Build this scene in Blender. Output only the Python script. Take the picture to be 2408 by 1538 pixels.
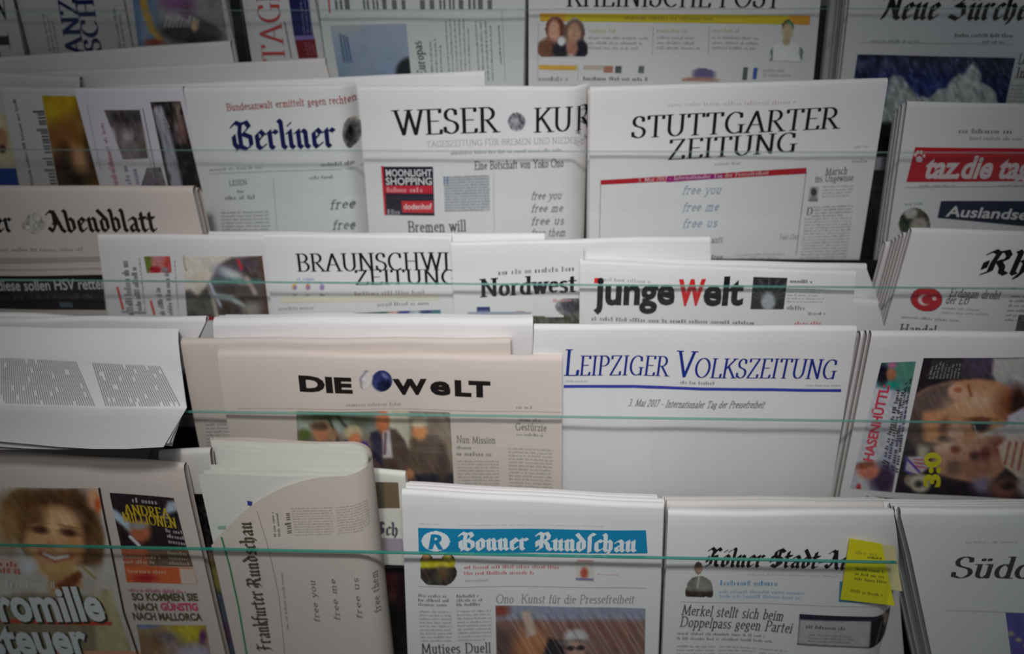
import bpy, math, random
import numpy as np
from mathutils import Vector, Matrix, Quaternion
random.seed(7)
for o in list(bpy.data.objects): bpy.data.objects.remove(o)
SC = bpy.context.scene
COL = SC.collection
W_, H_ = 2408.0, 1538.0
F = 2085.0                         # focal length in pixels
CX, CY = W_/2, H_/2
P0 = np.array([0.0, 0.0, 1.62])    # camera position
LEAN = math.radians(15)            # the papers lean back by this angle
# rack axes: A = along the rows, B = down the page, N = out of the page towards the shopper
EA = np.array([1.0, 0, 0]); EB = np.array([0, -math.sin(LEAN), -math.cos(LEAN)]); EN = np.array([0, -math.cos(LEAN), math.sin(LEAN)])
# the same axes seen by the camera (x right, y down, z forward), from the vanishing points
cA = np.array([58200.0, 600.0, -2085.0]); cA /= np.linalg.norm(cA)
cB = np.array([36.0, 4081.0, 2085.0]); cB -= cB.dot(cA)*cA; cB /= np.linalg.norm(cB)
cN = np.cross(cA, cB); cN *= (-1 if cN[2] > 0 else 1)
def cam2world(c): return c.dot(cA)*EA + c.dot(cB)*EB + c.dot(cN)*EN
xr, yd, zf = [cam2world(np.array(v, float)) for v in ((1, 0, 0), (0, 1, 0), (0, 0, 1))]
cam = bpy.data.objects.new('camera', bpy.data.cameras.new('camera')); COL.objects.link(cam)
cam.matrix_world = Matrix(((xr[0], -yd[0], -zf[0], P0[0]), (xr[1], -yd[1], -zf[1], P0[1]), (xr[2], -yd[2], -zf[2], P0[2]), (0, 0, 0, 1)))
cam.data.sensor_fit = 'HORIZONTAL'; cam.data.sensor_width = 36; cam.data.lens = 36*F/W_
cam.data.clip_start = .02
cam.data.dof.use_dof = True; cam.data.dof.focus_distance = .96; cam.data.dof.aperture_fstop = 2.7
SC.camera = cam

# ---------------------------------------------------------------- light and exposure
SC.view_settings.view_transform = 'Standard'; SC.view_settings.look = 'None'
SC.view_settings.exposure = 0.0; SC.view_settings.gamma = 1.0; SC.view_settings.use_curve_mapping = False
wd = bpy.data.worlds.new('world'); SC.world = wd; wd.use_nodes = True
wd.node_tree.nodes['Background'].inputs[0].default_value = (.86, .93, 1, 1)
wd.node_tree.nodes['Background'].inputs[1].default_value = .085

def world_pt(a, b, n): return P0 + a*EA + b*EB + n*EN
def ray_ab(x, y, n):
    r = np.array([(x-CX)/F, (y-CY)/F, 1.0])
    s = n/r.dot(cN)
    return r.dot(cA)*s, r.dot(cB)*s
def spot(name, loc, target, energy, size_deg, blend, radius, color=(1, 1, 1)):
    l = bpy.data.lights.new(name, 'SPOT'); l.energy = energy; l.spot_size = math.radians(size_deg); l.spot_blend = blend
    l.shadow_soft_size = radius; l.color = color
    o = bpy.data.objects.new(name, l); COL.objects.link(o); o.location = loc
    o.rotation_euler = (Vector(target)-Vector(loc)).to_track_quat('-Z', 'Y').to_euler()
    return o
SPOT_TARGET = world_pt(*ray_ab(1285, 790, -.95), -.95)
for dx_ in (-.19, .11):              # two added spots over the rack; narrow cones imitate a lens vignette
    spot('vignette_spot', SPOT_TARGET + np.array([dx_*.8, -.78, 1.62]), SPOT_TARGET + np.array([dx_, .0, .0]), 52, 40, 1.0, .09, (1, .985, .97))
def area(name, loc, target, energy, sx, sy, color=(1, 1, 1)):
    l = bpy.data.lights.new(name, 'AREA'); l.shape = 'RECTANGLE'; l.size = sx; l.size_y = sy; l.energy = energy; l.color = color
    o = bpy.data.objects.new(name, l); COL.objects.link(o); o.location = loc
    o.rotation_euler = (Vector(target)-Vector(loc)).to_track_quat('-Z', 'Y').to_euler()
    return o
area('soft_fill_area', (-.2, -.6, 3.0), (0, .7, 1.0), 5, 1.6, .25, (.95, .98, 1))  # added soft fill from overhead, standing for no known fixture

# ---------------------------------------------------------------- materials
def lin(c):
    c = np.asarray(c, float)/255.0
    return np.where(c <= .04045, c/12.92, ((c+.055)/1.055)**2.4)
MATS = {}
def ink(c, rough=.55):
    key = (tuple(c), rough)
    if key not in MATS:
        m = bpy.data.materials.new('printed_ink'); m.use_nodes = True
        b = m.node_tree.nodes['Principled BSDF']; b.inputs['Base Color'].default_value = (*lin(c), 1)
        b.inputs['Roughness'].default_value = rough; b.inputs['Specular IOR Level'].default_value = .25
        MATS[key] = m
    return MATS[key]
def paper_mat(name, c):
    if name in MATS: return MATS[name]
    m = bpy.data.materials.new(name); m.use_nodes = True; nt = m.node_tree; b = nt.nodes['Principled BSDF']
    tc = nt.nodes.new('ShaderNodeTexCoord'); nz = nt.nodes.new('ShaderNodeTexNoise'); nz.inputs['Scale'].default_value = 14; nz.inputs['Detail'].default_value = 6
    nt.links.new(tc.outputs['Object'], nz.inputs['Vector'])
    mx = nt.nodes.new('ShaderNodeMix'); mx.data_type = 'RGBA'
    mx.inputs[6].default_value = (*lin(np.array(c)-5), 1); mx.inputs[7].default_value = (*lin(np.minimum(255, np.array(c)+5)), 1)
    nt.links.new(nz.outputs['Fac'], mx.inputs[0]); nt.links.new(mx.outputs[2], b.inputs['Base Color'])
    n2 = nt.nodes.new('ShaderNodeTexNoise'); n2.inputs['Scale'].default_value = 900; n2.inputs['Detail'].default_value = 2
    nt.links.new(tc.outputs['Object'], n2.inputs['Vector'])
    bp = nt.nodes.new('ShaderNodeBump'); bp.inputs['Strength'].default_value = .12; bp.inputs['Distance'].default_value = .0004
    nt.links.new(n2.outputs['Fac'], bp.inputs['Height']); nt.links.new(bp.outputs[0], b.inputs['Normal'])
    b.inputs['Roughness'].default_value = .75; b.inputs['Specular IOR Level'].default_value = .2
    MATS[name] = m; return m
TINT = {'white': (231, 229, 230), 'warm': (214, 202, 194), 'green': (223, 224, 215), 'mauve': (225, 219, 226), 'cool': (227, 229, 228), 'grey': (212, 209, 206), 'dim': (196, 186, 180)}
def pm(t): return paper_mat('newsprint_'+t, TINT[t])
def photo_mat():
    if 'ph' not in MATS:
        m = bpy.data.materials.new('printed_picture'); m.use_nodes = True; nt = m.node_tree; b = nt.nodes['Principled BSDF']
        at = nt.nodes.new('ShaderNodeAttribute'); at.attribute_name = 'Col'
        nt.links.new(at.outputs['Color'], b.inputs['Base Color']); b.inputs['Roughness'].default_value = .5; b.inputs['Specular IOR Level'].default_value = .25
        MATS['ph'] = m
    return MATS['ph']
def plain(name, c, rough=.5, metal=0.0):
    if name not in MATS:
        m = bpy.data.materials.new(name); m.use_nodes = True; nt = m.node_tree; b = nt.nodes['Principled BSDF']
        nz = nt.nodes.new('ShaderNodeTexNoise'); nz.inputs['Scale'].default_value = 30
        mx = nt.nodes.new('ShaderNodeMix'); mx.data_type = 'RGBA'
        mx.inputs[6].default_value = (*(lin(c)*.9), 1); mx.inputs[7].default_value = (*(np.minimum(1, lin(c)*1.1)), 1)
        nt.links.new(nz.outputs['Fac'], mx.inputs[0]); nt.links.new(mx.outputs[2], b.inputs['Base Color'])
        b.inputs['Roughness'].default_value = rough; b.inputs['Metallic'].default_value = metal
        MATS[name] = m
    return MATS[name]
def glass_mat():
    m = bpy.data.materials.new('clear_glass'); m.use_nodes = True; nt = m.node_tree
    for nd in list(nt.nodes): nt.nodes.remove(nd)
    out = nt.nodes.new('ShaderNodeOutputMaterial'); tr = nt.nodes.new('ShaderNodeBsdfTransparent'); tr.inputs[0].default_value = (.985, .994, .991, 1)
    gl = nt.nodes.new('ShaderNodeBsdfGlossy'); gl.inputs['Roughness'].default_value = .03
    lw = nt.nodes.new('ShaderNodeLayerWeight'); pw = nt.nodes.new('ShaderNodeMath'); pw.operation = 'POWER'; pw.inputs[1].default_value = 5
    fr = nt.nodes.new('ShaderNodeMath'); fr.operation = 'MULTIPLY_ADD'; fr.inputs[1].default_value = .95; fr.inputs[2].default_value = .035
    nt.links.new(lw.outputs['Facing'], pw.inputs[0]); nt.links.new(pw.outputs[0], fr.inputs[0])
    mx = nt.nodes.new('ShaderNodeMixShader'); nt.links.new(fr.outputs[0], mx.inputs[0]); nt.links.new(tr.outputs[0], mx.inputs[1]); nt.links.new(gl.outputs[0], mx.inputs[2])
    nt.links.new(mx.outputs[0], out.inputs[0]); return m
GLASS = glass_mat()
def edge_mat():
    m = bpy.data.materials.new('green_glass_edge'); m.use_nodes = True; b = m.node_tree.nodes['Principled BSDF']
    b.inputs['Base Color'].default_value = (.03, .30, .23, 1); b.inputs['Roughness'].default_value = .12
    b.inputs['Specular IOR Level'].default_value = .8; b.inputs['Coat Weight'].default_value = .5
    b.inputs['Alpha'].default_value = .8
    return m
EDGE = edge_mat(); EDGE2 = EDGE.copy(); EDGE2.node_tree.nodes['Principled BSDF'].inputs['Alpha'].default_value = .3; EDGE2.node_tree.nodes['Principled BSDF'].inputs['Base Color'].default_value = (.25, .42, .38, 1); EDGE3 = EDGE.copy(); EDGE3.node_tree.nodes['Principled BSDF'].inputs['Alpha'].default_value = .55; EDGE3.node_tree.nodes['Principled BSDF'].inputs['Base Color'].default_value = (.13, .40, .34, 1)

# ---------------------------------------------------------------- objects
def mesh_obj(name, verts, faces, mat, parent=None, smooth=False, base=None):
    me = bpy.data.meshes.new(name)
    v = np.asarray(verts, float)
    if base is not None: v = v - base
    me.from_pydata(v.tolist(), [], faces); me.materials.append(mat)
    if smooth: me.polygons.foreach_set('use_smooth', [True]*len(me.polygons))
    me.update()
    o = bpy.data.objects.new(name, me); COL.objects.link(o)
    if parent is not None: o.parent = parent
    return o
def tag(o, label, cat, group=None, kind=None):
    if label: o['label'] = label
    if cat: o['category'] = cat
    if group: o['group'] = group
    if kind: o['kind'] = kind
    return o
def empty(name, loc):
    o = bpy.data.objects.new(name, None); COL.objects.link(o); o.location = Vector(loc); o.empty_display_size = .02
    return o

HINT = {-120: 'paper with tall black capitals on its side, top row', -25: 'paper with two lines of navy capitals on its side', 532: 'paper with red vertical title, top row', 714: 'top-row paper with pale blue picture', 1243: 'top-row paper with yellow bar',
 2010: 'paper with night mountain picture', 0: 'tabloid with yellow and brown picture', 176: 'mauve-white magazine page', 430: 'navy blackletter title', 843: 'title with round seal', 1388: 'two-line black title over crimson bar', 2135: 'bright red title bar',
 1900: 'low crumpled paper of the middle row', -130: 'cream paper with black blackletter title', 228: 'tabloid with racing picture', 618: 'split black title of the middle row', 1060: 'heavy narrow black title', 2146: 'red oval flag badge', -90: 'crumpled heap over the drooping open paper',
 500: 'thick blank-topped paper of the fourth row', 424: 'pale warm paper beside the globe title', 1256: 'blue serif title', 2050: 'sports tabloid with two faces', 372: 'dark-edged narrow strip', 944: 'sky blue title bar', 1568: 'plain grey top by the yellow note', 1572: 'thin blackletter title under the yellow note', 2120: 'thin roman title at the rack end'}
NR = {1: -1.29, 2: -1.17, 3: -1.06, 4: -.95, 5: -.84}      # how far each tier of papers stands from the camera's plane
GY = {1: 22, 2: 355, 3: 668, 4: 978, 5: 1304}
GL = .022                                                  # glass lip stands in front of the papers
LIP = {k: ray_ab(1204, GY[k], NR[k]+GL)[1] for k in NR}    # height of the lip (down the page)
SHELF = {k: LIP[k] + (.27 if k == 5 else .205) for k in NR}

def solve_st(q, x, y):
    """page coordinates of pixel x, y in the pixel quad q (projective)"""
    pass

class Paper:
    cur = None
    panels = None
    def __init__(s, label, row, off, quad, tint='white', th=.011, pages=4, wav=.0012, copies=0, group=None, curl=None, cjit=.004, name='newspaper', cat='newspaper', toplean=0.0, hint=None, seed=None, cb=(.0072, .0072), clabel=None, step=None, shelf=None):
        s.cur = None; s.n = NR[row]+off; s.row = row;
        if copies and not hint: hint = HINT.get(int(quad[0][0]), 'MISSING'); 
        if hint == 'MISSING': print('NOHINT', label, quad[0])
        s.wav = wav; s.curl = curl; s.th = th; s.toplean = toplean
        rnd = random.Random(seed if seed is not None else hash(label) % 1000 if False else len(label)*7+int(quad[0][0])+row*31)
        s.ph = [rnd.uniform(0, 6.28) for _ in range(4)]
        TL, TR, BR, BL = [np.array(ray_ab(x, y, s.n)) for x, y in quad]
        bt = shelf if shelf is not None else SHELF[row]-.002-(.0076*copies+.003 if copies else 0)
        def ext(p, q): return p + (q-p)*((bt-p[1])/(q[1]-p[1]))
        BL, BR = ext(TL, BL), ext(TR, BR)
        s.c = (TL, TR, BR, BL); s.btop = min(TL[1], TR[1])
        mid = (BL+BR)/2
        s.base = world_pt(mid[0], bt, s.n-th/2)
        s.root = empty(name, s.base); tag(s.root, label, cat, group)
        # folded sheets, one inside the other
        K = pages+1; r0 = th/2
        for j in range(2):
            V = []; Fc = []
            sheets = [0] if j == 0 else list(range(1, K))
            for k in sheets:
                r = r0*(1-k/K); ins = 0 if k == 0 else rnd.uniform(.0005, .0025)
                ns = 16 if k == 0 else 8; nf = 14 if k == 0 else 6; na = 7
                prof = [(1-i/nf, r, 'f') for i in range(nf)]          # t, depth offset
                prof += [(None, math.pi*i/na, 'a') for i in range(na+1)]
                prof += [((i+1)/3, -r, 'b') for i in range(3)]
                st = len(V)
                for (t, d, kind) in prof:
                    for i in range(ns+1):
                        u = i/ns
                        tl = TL+(TR-TL)*u; bl = BL+(BR-BL)*u
                        wid = (TR-TL)[0]
                        tl = tl + np.array([ins*(1-2*u), 0]); bl = bl+np.array([ins*(1-2*u), 0])
                        if kind == 'a':
                            p = tl + np.array([0, r0 - r*math.sin(d)]); dep = -r0 + r*math.cos(d)
                        else:
                            p = tl + (bl-tl)*t
                            if t < .2: p = p + np.array([0, r0*(1-t/.2)])
                            dep = -r0 + d
                        dn = s.disp(p[0], p[1])
                        V.append(world_pt(p[0], p[1], s.n+dep+dn))
                m_ = len(prof)
                for a in range(m_-1):
                    for i in range(ns):
                        q0 = st+a*(ns+1)+i
                        Fc.append((q0, q0+1, q0+ns+2, q0+ns+1))
            ob = mesh_obj('cover_sheet' if j == 0 else 'inner_pages', V, Fc, pm(tint if j == 0 else 'dim'), s.root, True, s.base)  # inner pages tinted darker: shade between the sheets put into their colour
            if j == 1: ob['label'] = 'folded inner pages'
        kids = list(s.root.children)
        stp = step or th+.0012
        for i in range(copies):
            c = s.root.copy(); COL.objects.link(c)
            tag(c, ('nearest', 'second', 'third', 'fourth', 'fifth', 'sixth', 'seventh', 'eighth')[i] + ' spare copy behind the ' + hint, cat, 'spare copies behind the ' + hint)
            d = -stp*(i+1)*EN + EA*rnd.uniform(-cjit, cjit) + EB*(rnd.uniform(-cjit*.6, cjit*.6)+cb[0]+cb[1]*i)
            c.location = Vector(s.base + d)
            for k in kids:
                kk = k.copy(); COL.objects.link(kk); kk.parent = c
    def disp(s, a, b):
        w = s.wav*(math.sin(a*17+s.ph[0])*math.sin(b*13+s.ph[1]) + .5*math.sin(a*39+b*11+s.ph[2]))
        if s.curl:                                   # (edge a, side, radius): the page bends back past that line
            a0, side, k = s.curl; t = max(0, (a-a0)*side); w -= k*t*t
        if s.toplean:
            t = max(0, 1-(b-s.btop)/.07); w -= s.toplean*t*t
        return w
    def pt(s, x, y, lift=.0005):
        n = s.n
        a, b = ray_ab(x, y, n)
        return world_pt(a, b, n+s.disp(a, b)+lift)
    def obj(s, name, pv, faces, mat, lift=.0005, label=None):
        # lettering or a picture lying on a printed panel belongs to that panel
        if s.panels is None: s.panels = []
        A_ = np.array([(x, y) for x, y in pv], float); lo, hi = A_.min(0), A_.max(0); mid = (lo+hi)/2; par = s.root
        for plo, phi, pl, po in s.panels:
            if lift > pl+.0001 and (mid > plo).all() and (mid < phi).all(): par = po
        o = mesh_obj(name, [s.pt(x, y, lift) for x, y in pv], faces, mat, par, False, s.base)
        if name in ('colour_panel', 'photograph') and par is s.root: s.panels.append((lo, hi, lift, o))
        if label: o['label'] = label
        return o
    # ---- flat print
    def box(s, q, c, name='colour_panel', lift=.0004, label=None, n=8):
        v = []; f = []
        for j in range(n+1):
            for i in range(n+1): v.append(bil(q, i/n, j/n))
        for j in range(n):
            for i in range(n): k = j*(n+1)+i; f.append((k, k+1, k+n+2, k+n+1))
        return s.obj(name, v, f, ink(c), lift, label)
    def line(s, pts, w, c, name='rule_line', lift=.0006):
        v = []; f = []; P = [np.array(p, float) for p in pts]
        R = []
        for a, b in zip(P[:-1], P[1:]):
            m = max(1, int(np.linalg.norm(b-a)/25))
            R += [a+(b-a)*i/m for i in range(m)]
        R.append(P[-1])
        for i, p in enumerate(R):
            d = R[min(i+1, len(R)-1)]-R[max(i-1, 0)]; d = d/np.linalg.norm(d); q = np.array([-d[1], d[0]])*w/2
            v += [p+q, p-q]
            if i: f.append((2*i-2, 2*i-1, 2*i+1, 2*i))
        return s.obj(name, v, f, ink(c), lift)
    def micro(s, q, n, c, name='text_column', lift=.0005, fill=.55, size=1.0, seed=0, ragged=.25, words=True, first=0.0, ratio=.45, just=False):
        """n lines of small unreadable type inside the pixel quad q"""
        rnd = random.Random(seed+int(q[0][0])+int(q[0][1])*3)
        wpx = np.linalg.norm(np.array(q[1])-np.array(q[0])); hpx = np.linalg.norm(np.array(q[3])-np.array(q[0]))
        lh = hpx/n; adv = lh*fill*ratio*1.5; v = []; f = []
        for j in range(n):
            u = first if j == 0 else 0.0; end = 1.0 if (just and j < n-1) else 1-rnd.random()*ragged
            left = rnd.randint(2, 9)
            while u < end:
                if left == 0: left = rnd.randint(2, 9); u += adv*.9/wpx; continue
                left -= 1; wl = adv*rnd.uniform(.55, .8)/wpx
                tall = rnd.random(); y1 = (j+.5+fill*.5)/n; y0 = y1-fill*(1.0 if tall > .7 else .66)/n
                if rnd.random() < .5:      # a letter as two stems
                    seg = [(u, u+wl*.36), (u+wl*.64, u+wl)]
                else: seg = [(u, u+wl*.7)]
                for a0, a1 in seg:
                    k = len(v); v += [bil(q, a0, y0), bil(q, a1, y0), bil(q, a1, y1), bil(q, a0, y1)]; f.append((k, k+1, k+2, k+3))
                u += adv/wpx
        return s.obj(name, v, f, ink(c), lift)
    def text(s, st, p0, p1, h, c, style='serif', up=None, name='masthead', lift=.0008, slant=0.0, label=None):
        P, adv = layout(st, style)
        return s._place(P, adv, p0, p1, h, c, up, name, lift, slant, label)
    def sans(s, st, p0, p1, h, c, bold=.02, up=None, name='headline', lift=.0008, slant=0.0, label=None):
        P, adv = bfont(st, bold)
        return s._place(P, adv, p0, p1, h, c, up, name, lift, slant, label)
    def _place(s, P, adv, p0, p1, h, c, up, name, lift, slant, label):
        p0 = np.array(p0, float); p1 = np.array(p1, float); d = (p1-p0)/adv
        v = []; f = []
        for poly in P:
            k = len(v); v += poly[0]; f += [tuple(i+k for i in fc) for fc in poly[1]]
        out = []
        for x, y in v:
            q = p0 + d*x
            if up is None:
                if abs(d[0]) > abs(d[1]): U = np.array([1240, 4850.])-q; U = -U/np.linalg.norm(U)
                else: U = np.array([-1., 0]) if d[1] < 0 else np.array([1., 0])
            else: U = np.array(up, float)
            out.append(q + U*y*h + d/np.linalg.norm(d)*slant*y*h)
        return s.obj(name, out, f, ink(c), lift, label)
    def photo(s, img, name='photograph', lift=.0004, label=None):
        n, m = img.m+1, img.n+1
        v = [(img.X.flat[i], img.Y.flat[i]) for i in range(img.X.size)]
        f = []
        mask = img.A
        for j in range(img.n):
            for i in range(img.m):
                if mask is not None and min(mask[j, i], mask[j+1, i], mask[j, i+1], mask[j+1, i+1]) < .5: continue
                k = j*(img.m+1)+i; f.append((k, k+1, k+img.m+2, k+img.m+1))
        o = s.obj(name, v, f, photo_mat(), lift, label)
        at = o.data.color_attributes.new('Col', 'FLOAT_COLOR', 'POINT')
        C = lin(np.clip(img.C, 0, 255)).reshape(-1, 3); C = np.concatenate([C, np.ones((len(C), 1))], 1)
        at.data.foreach_set('color', C.astype(np.float32).ravel())
        return o

def bil(q, u, v):
    q = [np.array(p, float) for p in q]
    return (q[0]*(1-u)+q[1]*u)*(1-v) + (q[3]*(1-u)+q[2]*u)*v

# ---------------------------------------------------------------- pictures painted point by point (vertex colours)
class Img:
    def __init__(s, q, step=3.0, bg=(128, 128, 128)):
        q = [np.array(p, float) for p in q]; s.q = q
        s.m = max(2, int(np.linalg.norm(q[1]-q[0])/step)); s.n = max(2, int(np.linalg.norm(q[3]-q[0])/step))
        u = np.linspace(0, 1, s.m+1)[None, :, None]; v = np.linspace(0, 1, s.n+1)[:, None, None]
        P = (q[0]*(1-u)+q[1]*u)*(1-v)+(q[3]*(1-u)+q[2]*u)*v
        s.X, s.Y = P[..., 0], P[..., 1]; s.U = u[..., 0]+0*v[..., 0]; s.V = v[..., 0]+0*u[..., 0]
        s.C = np.ones(P.shape[:2]+(3,))*np.array(bg, float); s.A = None
    def mix(s, a, c):
        a = np.clip(a, 0, 1)[..., None]; s.C = s.C*(1-a)+np.array(c, float)*a; return s
    def ell(s, cx, cy, rx, ry, c, soft=.25, ang=0, op=1):
        t = math.radians(ang); dx, dy = s.X-cx, s.Y-cy
        x = dx*math.cos(t)+dy*math.sin(t); y = -dx*math.sin(t)+dy*math.cos(t)
        d = np.sqrt((x/rx)**2+(y/ry)**2)
        return s.mix(op*np.clip((1+soft-d)/(2*soft)+0, 0, 1), c)
    def sd(s, pts):
        P = np.array(pts, float); ins = np.zeros(s.X.shape, bool); best = np.full(s.X.shape, 1e9)
        for i in range(len(P)):
            a, b = P[i], P[(i+1) % len(P)]; e = b-a
            t = np.clip(((s.X-a[0])*e[0]+(s.Y-a[1])*e[1])/(e.dot(e)+1e-9), 0, 1)
            best = np.minimum(best, np.hypot(s.X-a[0]-t*e[0], s.Y-a[1]-t*e[1]))
            c = (a[1] > s.Y) != (b[1] > s.Y)
            with np.errstate(divide='ignore', invalid='ignore'):
                xi = (b[0]-a[0])*(s.Y-a[1])/(b[1]-a[1]+1e-12)+a[0]
            ins ^= c & (s.X < xi)
        return np.where(ins, best, -best)
    def poly(s, pts, c, soft=2.5, op=1): return s.mix(op*np.clip(s.sd(pts)/(2*soft)+.5, 0, 1), c)
    def line(s, pts, w, c, soft=1.5, op=1):
        best = np.full(s.X.shape, 1e9)
        for a, b in zip(pts[:-1], pts[1:]):
            a = np.array(a, float); e = np.array(b, float)-a
            t = np.clip(((s.X-a[0])*e[0]+(s.Y-a[1])*e[1])/(e.dot(e)+1e-9), 0, 1)
            best = np.minimum(best, np.hypot(s.X-a[0]-t*e[0], s.Y-a[1]-t*e[1]))
        return s.mix(op*np.clip((w/2-best)/(2*soft)+.5, 0, 1), c)
    def grad(s, c0, c1, vert=True):
        t = (s.V if vert else s.U)[..., None]; s.C = np.array(c0, float)*(1-t)+np.array(c1, float)*t; return s
    def noise(s, amp=14, sc=14, ang=0, stretch=1, seed=1, chroma=.3):
        R = np.random.RandomState(seed); t = math.radians(ang)
        x = (s.X*math.cos(t)+s.Y*math.sin(t))/(sc*stretch); y = (-s.X*math.sin(t)+s.Y*math.cos(t))/sc
        x = x-x.min(); y = y-y.min(); G = R.rand(int(y.max())+3, int(x.max())+3, 3)*2-1
        g = G.mean(2, keepdims=True); G = g*(1-chroma)*1.6+G*chroma
        xi, yi = x.astype(int), y.astype(int); fx, fy = (x-xi)[..., None], (y-yi)[..., None]; fx = fx*fx*(3-2*fx); fy = fy*fy*(3-2*fy)
        v = (G[yi, xi]*(1-fx)+G[yi, xi+1]*fx)*(1-fy)+(G[yi+1, xi]*(1-fx)+G[yi+1, xi+1]*fx)*fy
        s.C = s.C+amp*v; return s

# ---------------------------------------------------------------- pen-drawn alphabets
def arc(cx, cy, rx, ry, a0, a1, n=10):
    return [(cx+rx*math.cos(math.radians(a0+(a1-a0)*i/n)), cy+ry*math.sin(math.radians(a0+(a1-a0)*i/n))) for i in range(n+1)]
def sf(x, y, w=.11): return [(x-w, y), (x+w, y)]
RO = {}      # roman skeletons: (width, [polylines]), cap height 1
RO['A'] = (.86, [[(.08, 0), (.43, 1)], [(.43, 1), (.78, 0)], [(.2, .36), (.66, .36)], sf(.08, 0), sf(.78, 0)])
RO['B'] = (.72, [[(.16, 0), (.16, 1)], [(.06, 1), (.36, 1)]+arc(.36, .76, .24, .24, 90, -90), [(.16, .52), (.38, .52)]+arc(.38, .26, .28, .26, 90, -90)+[(.06, 0)]])
RO['C'] = (.82, [arc(.47, .5, .38, .5, 52, 308, 18), [(.7, .95), (.72, .72)]])
RO['D'] = (.86, [[(.16, 0), (.16, 1)], [(.06, 1), (.36, 1)]+arc(.36, .5, .42, .5, 90, -90, 16)+[(.06, 0)]])
RO['E'] = (.68, [[(.16, 0), (.16, 1)], [(.06, 1), (.6, 1), (.6, .86)], [(.16, .52), (.5, .52)], [(.06, 0), (.62, 0), (.64, .16)]])
RO['F'] = (.62, [[(.16, 0), (.16, 1)], [(.06, 1), (.58, 1), (.58, .84)], [(.16, .5), (.48, .5)], sf(.16, 0)])
RO['G'] = (.88, [arc(.47, .5, .38, .5, 52, 300, 18)+[(.74, .06)], [(.74, .0), (.74, .4)], sf(.74, .4), [(.7, .95), (.72, .74)]])
RO['H'] = (.92, [[(.18, 0), (.18, 1)], [(.74, 0), (.74, 1)], [(.18, .52), (.74, .52)], sf(.18, 0), sf(.74, 0), sf(.18, 1), sf(.74, 1)])
RO['I'] = (.36, [[(.18, 0), (.18, 1)], sf(.18, 0), sf(.18, 1)])
RO['K'] = (.82, [[(.16, 0), (.16, 1)], [(.7, 1), (.18, .46)], [(.34, .6), (.76, 0)], sf(.16, 0), sf(.16, 1), sf(.7, 1), sf(.76, 0)])
RO['L'] = (.66, [[(.16, 0), (.16, 1)], [(.06, 0), (.62, 0), (.64, .2)], sf(.16, 1)])
RO['M'] = (1.04, [[(.14, 0), (.18, 1)], [(.18, 1), (.52, .06)], [(.52, .06), (.86, 1)], [(.86, 1), (.9, 0)], sf(.14, 0), sf(.9, 0)])
RO['N'] = (.9, [[(.16, 0), (.16, 1)], [(.16, 1), (.74, 0)], [(.74, 0), (.74, 1)], sf(.16, 0), sf(.74, 1), sf(.13, 1, .08)])
RO['O'] = (.94, [arc(.47, .5, .4, .5, 0, 360, 24)])
RO['P'] = (.68, [[(.16, 0), (.16, 1)], [(.06, 1), (.36, 1)]+arc(.36, .74, .26, .26, 90, -90)+[(.16, .48)], sf(.16, 0)])
RO['R'] = (.78, [[(.16, 0), (.16, 1)], [(.06, 1), (.36, 1)]+arc(.36, .75, .24, .25, 90, -90)+[(.16, .5)], [(.34, .5), (.72, 0)], sf(.16, 0), sf(.72, 0)])
RO['S'] = (.62, [arc(.31, .76, .22, .24, 40, 240, 10)+arc(.31, .25, .25, .25, 60, -140, 10), [(.48, .95), (.5, .76)], [(.08, .06), (.06, .26)]])
RO['T'] = (.76, [[(.38, 0), (.38, 1)], [(.06, .84), (.06, 1), (.7, 1), (.7, .84)], sf(.38, 0)])
RO['U'] = (.88, [[(.16, 1), (.16, .36)]+arc(.44, .34, .28, .34, 180, 360, 12)+[(.72, 1)], sf(.16, 1), sf(.72, 1)])
RO['V'] = (.82, [[(.08, 1), (.42, 0)], [(.42, 0), (.74, 1)], sf(.08, 1), sf(.74, 1)])
RO['W'] = (1.2, [[(.08, 1), (.38, 0)], [(.38, 0), (.62, 1)], [(.6, 1), (.86, 0)], [(.86, 0), (1.12, 1)], sf(.08, 1), sf(.6, 1), sf(1.12, 1)])
RO['Y'] = (.78, [[(.06, 1), (.38, .48)], [(.38, .48), (.7, 1)], [(.38, .5), (.38, 0)], sf(.38, 0), sf(.06, 1), sf(.7, 1)])
RO['Z'] = (.74, [[(.1, .84), (.1, 1), (.64, 1)], [(.64, 1), (.08, 0)], [(.08, 0), (.66, 0), (.66, .18)]])
X = .64
RO['a'] = (.5, [arc(.22, .48, .16, .16, 150, 0, 8)+[(.38, .06), (.46, 0)], [(.38, .36)]+arc(.2, .17, .13, .17, 90, 330, 8)+[(.38, .1)]])
RO['b'] = (.56, [[(.12, 1), (.12, 0)], arc(.29, .32, .2, .32, 150, -150, 12), sf(.08, 1, .06)])
RO['c'] = (.46, [arc(.27, .32, .2, .32, 50, 310, 12)])
RO['d'] = (.56, [[(.42, 1), (.42, .02)], arc(.25, .32, .2, .32, 30, 330, 12), sf(.38, 1, .06), sf(.46, 0, .06)])
RO['e'] = (.48, [[(.08, .36), (.4, .36)]+arc(.25, .34, .18, .3, 10, 310, 12)])
RO['f'] = (.34, [[(.32, .96)]+arc(.24, .84, .1, .14, 60, 180, 5)+[(.14, 0)], [(.02, X), (.3, X)], sf(.14, 0, .09)])
RO['g'] = (.52, [arc(.24, .42, .16, .21, 0, 360, 12), [(.16, .22), (.12, .1), (.38, .06)]+arc(.25, -.1, .18, .14, 40, -200, 10)])
RO['h'] = (.58, [[(.12, 1), (.12, 0)], [(.12, .46)]+arc(.28, .46, .16, .18, 150, 0, 8)+[(.44, 0)], sf(.12, 0, .09), sf(.44, 0, .09), sf(.08, 1, .06)])
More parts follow.
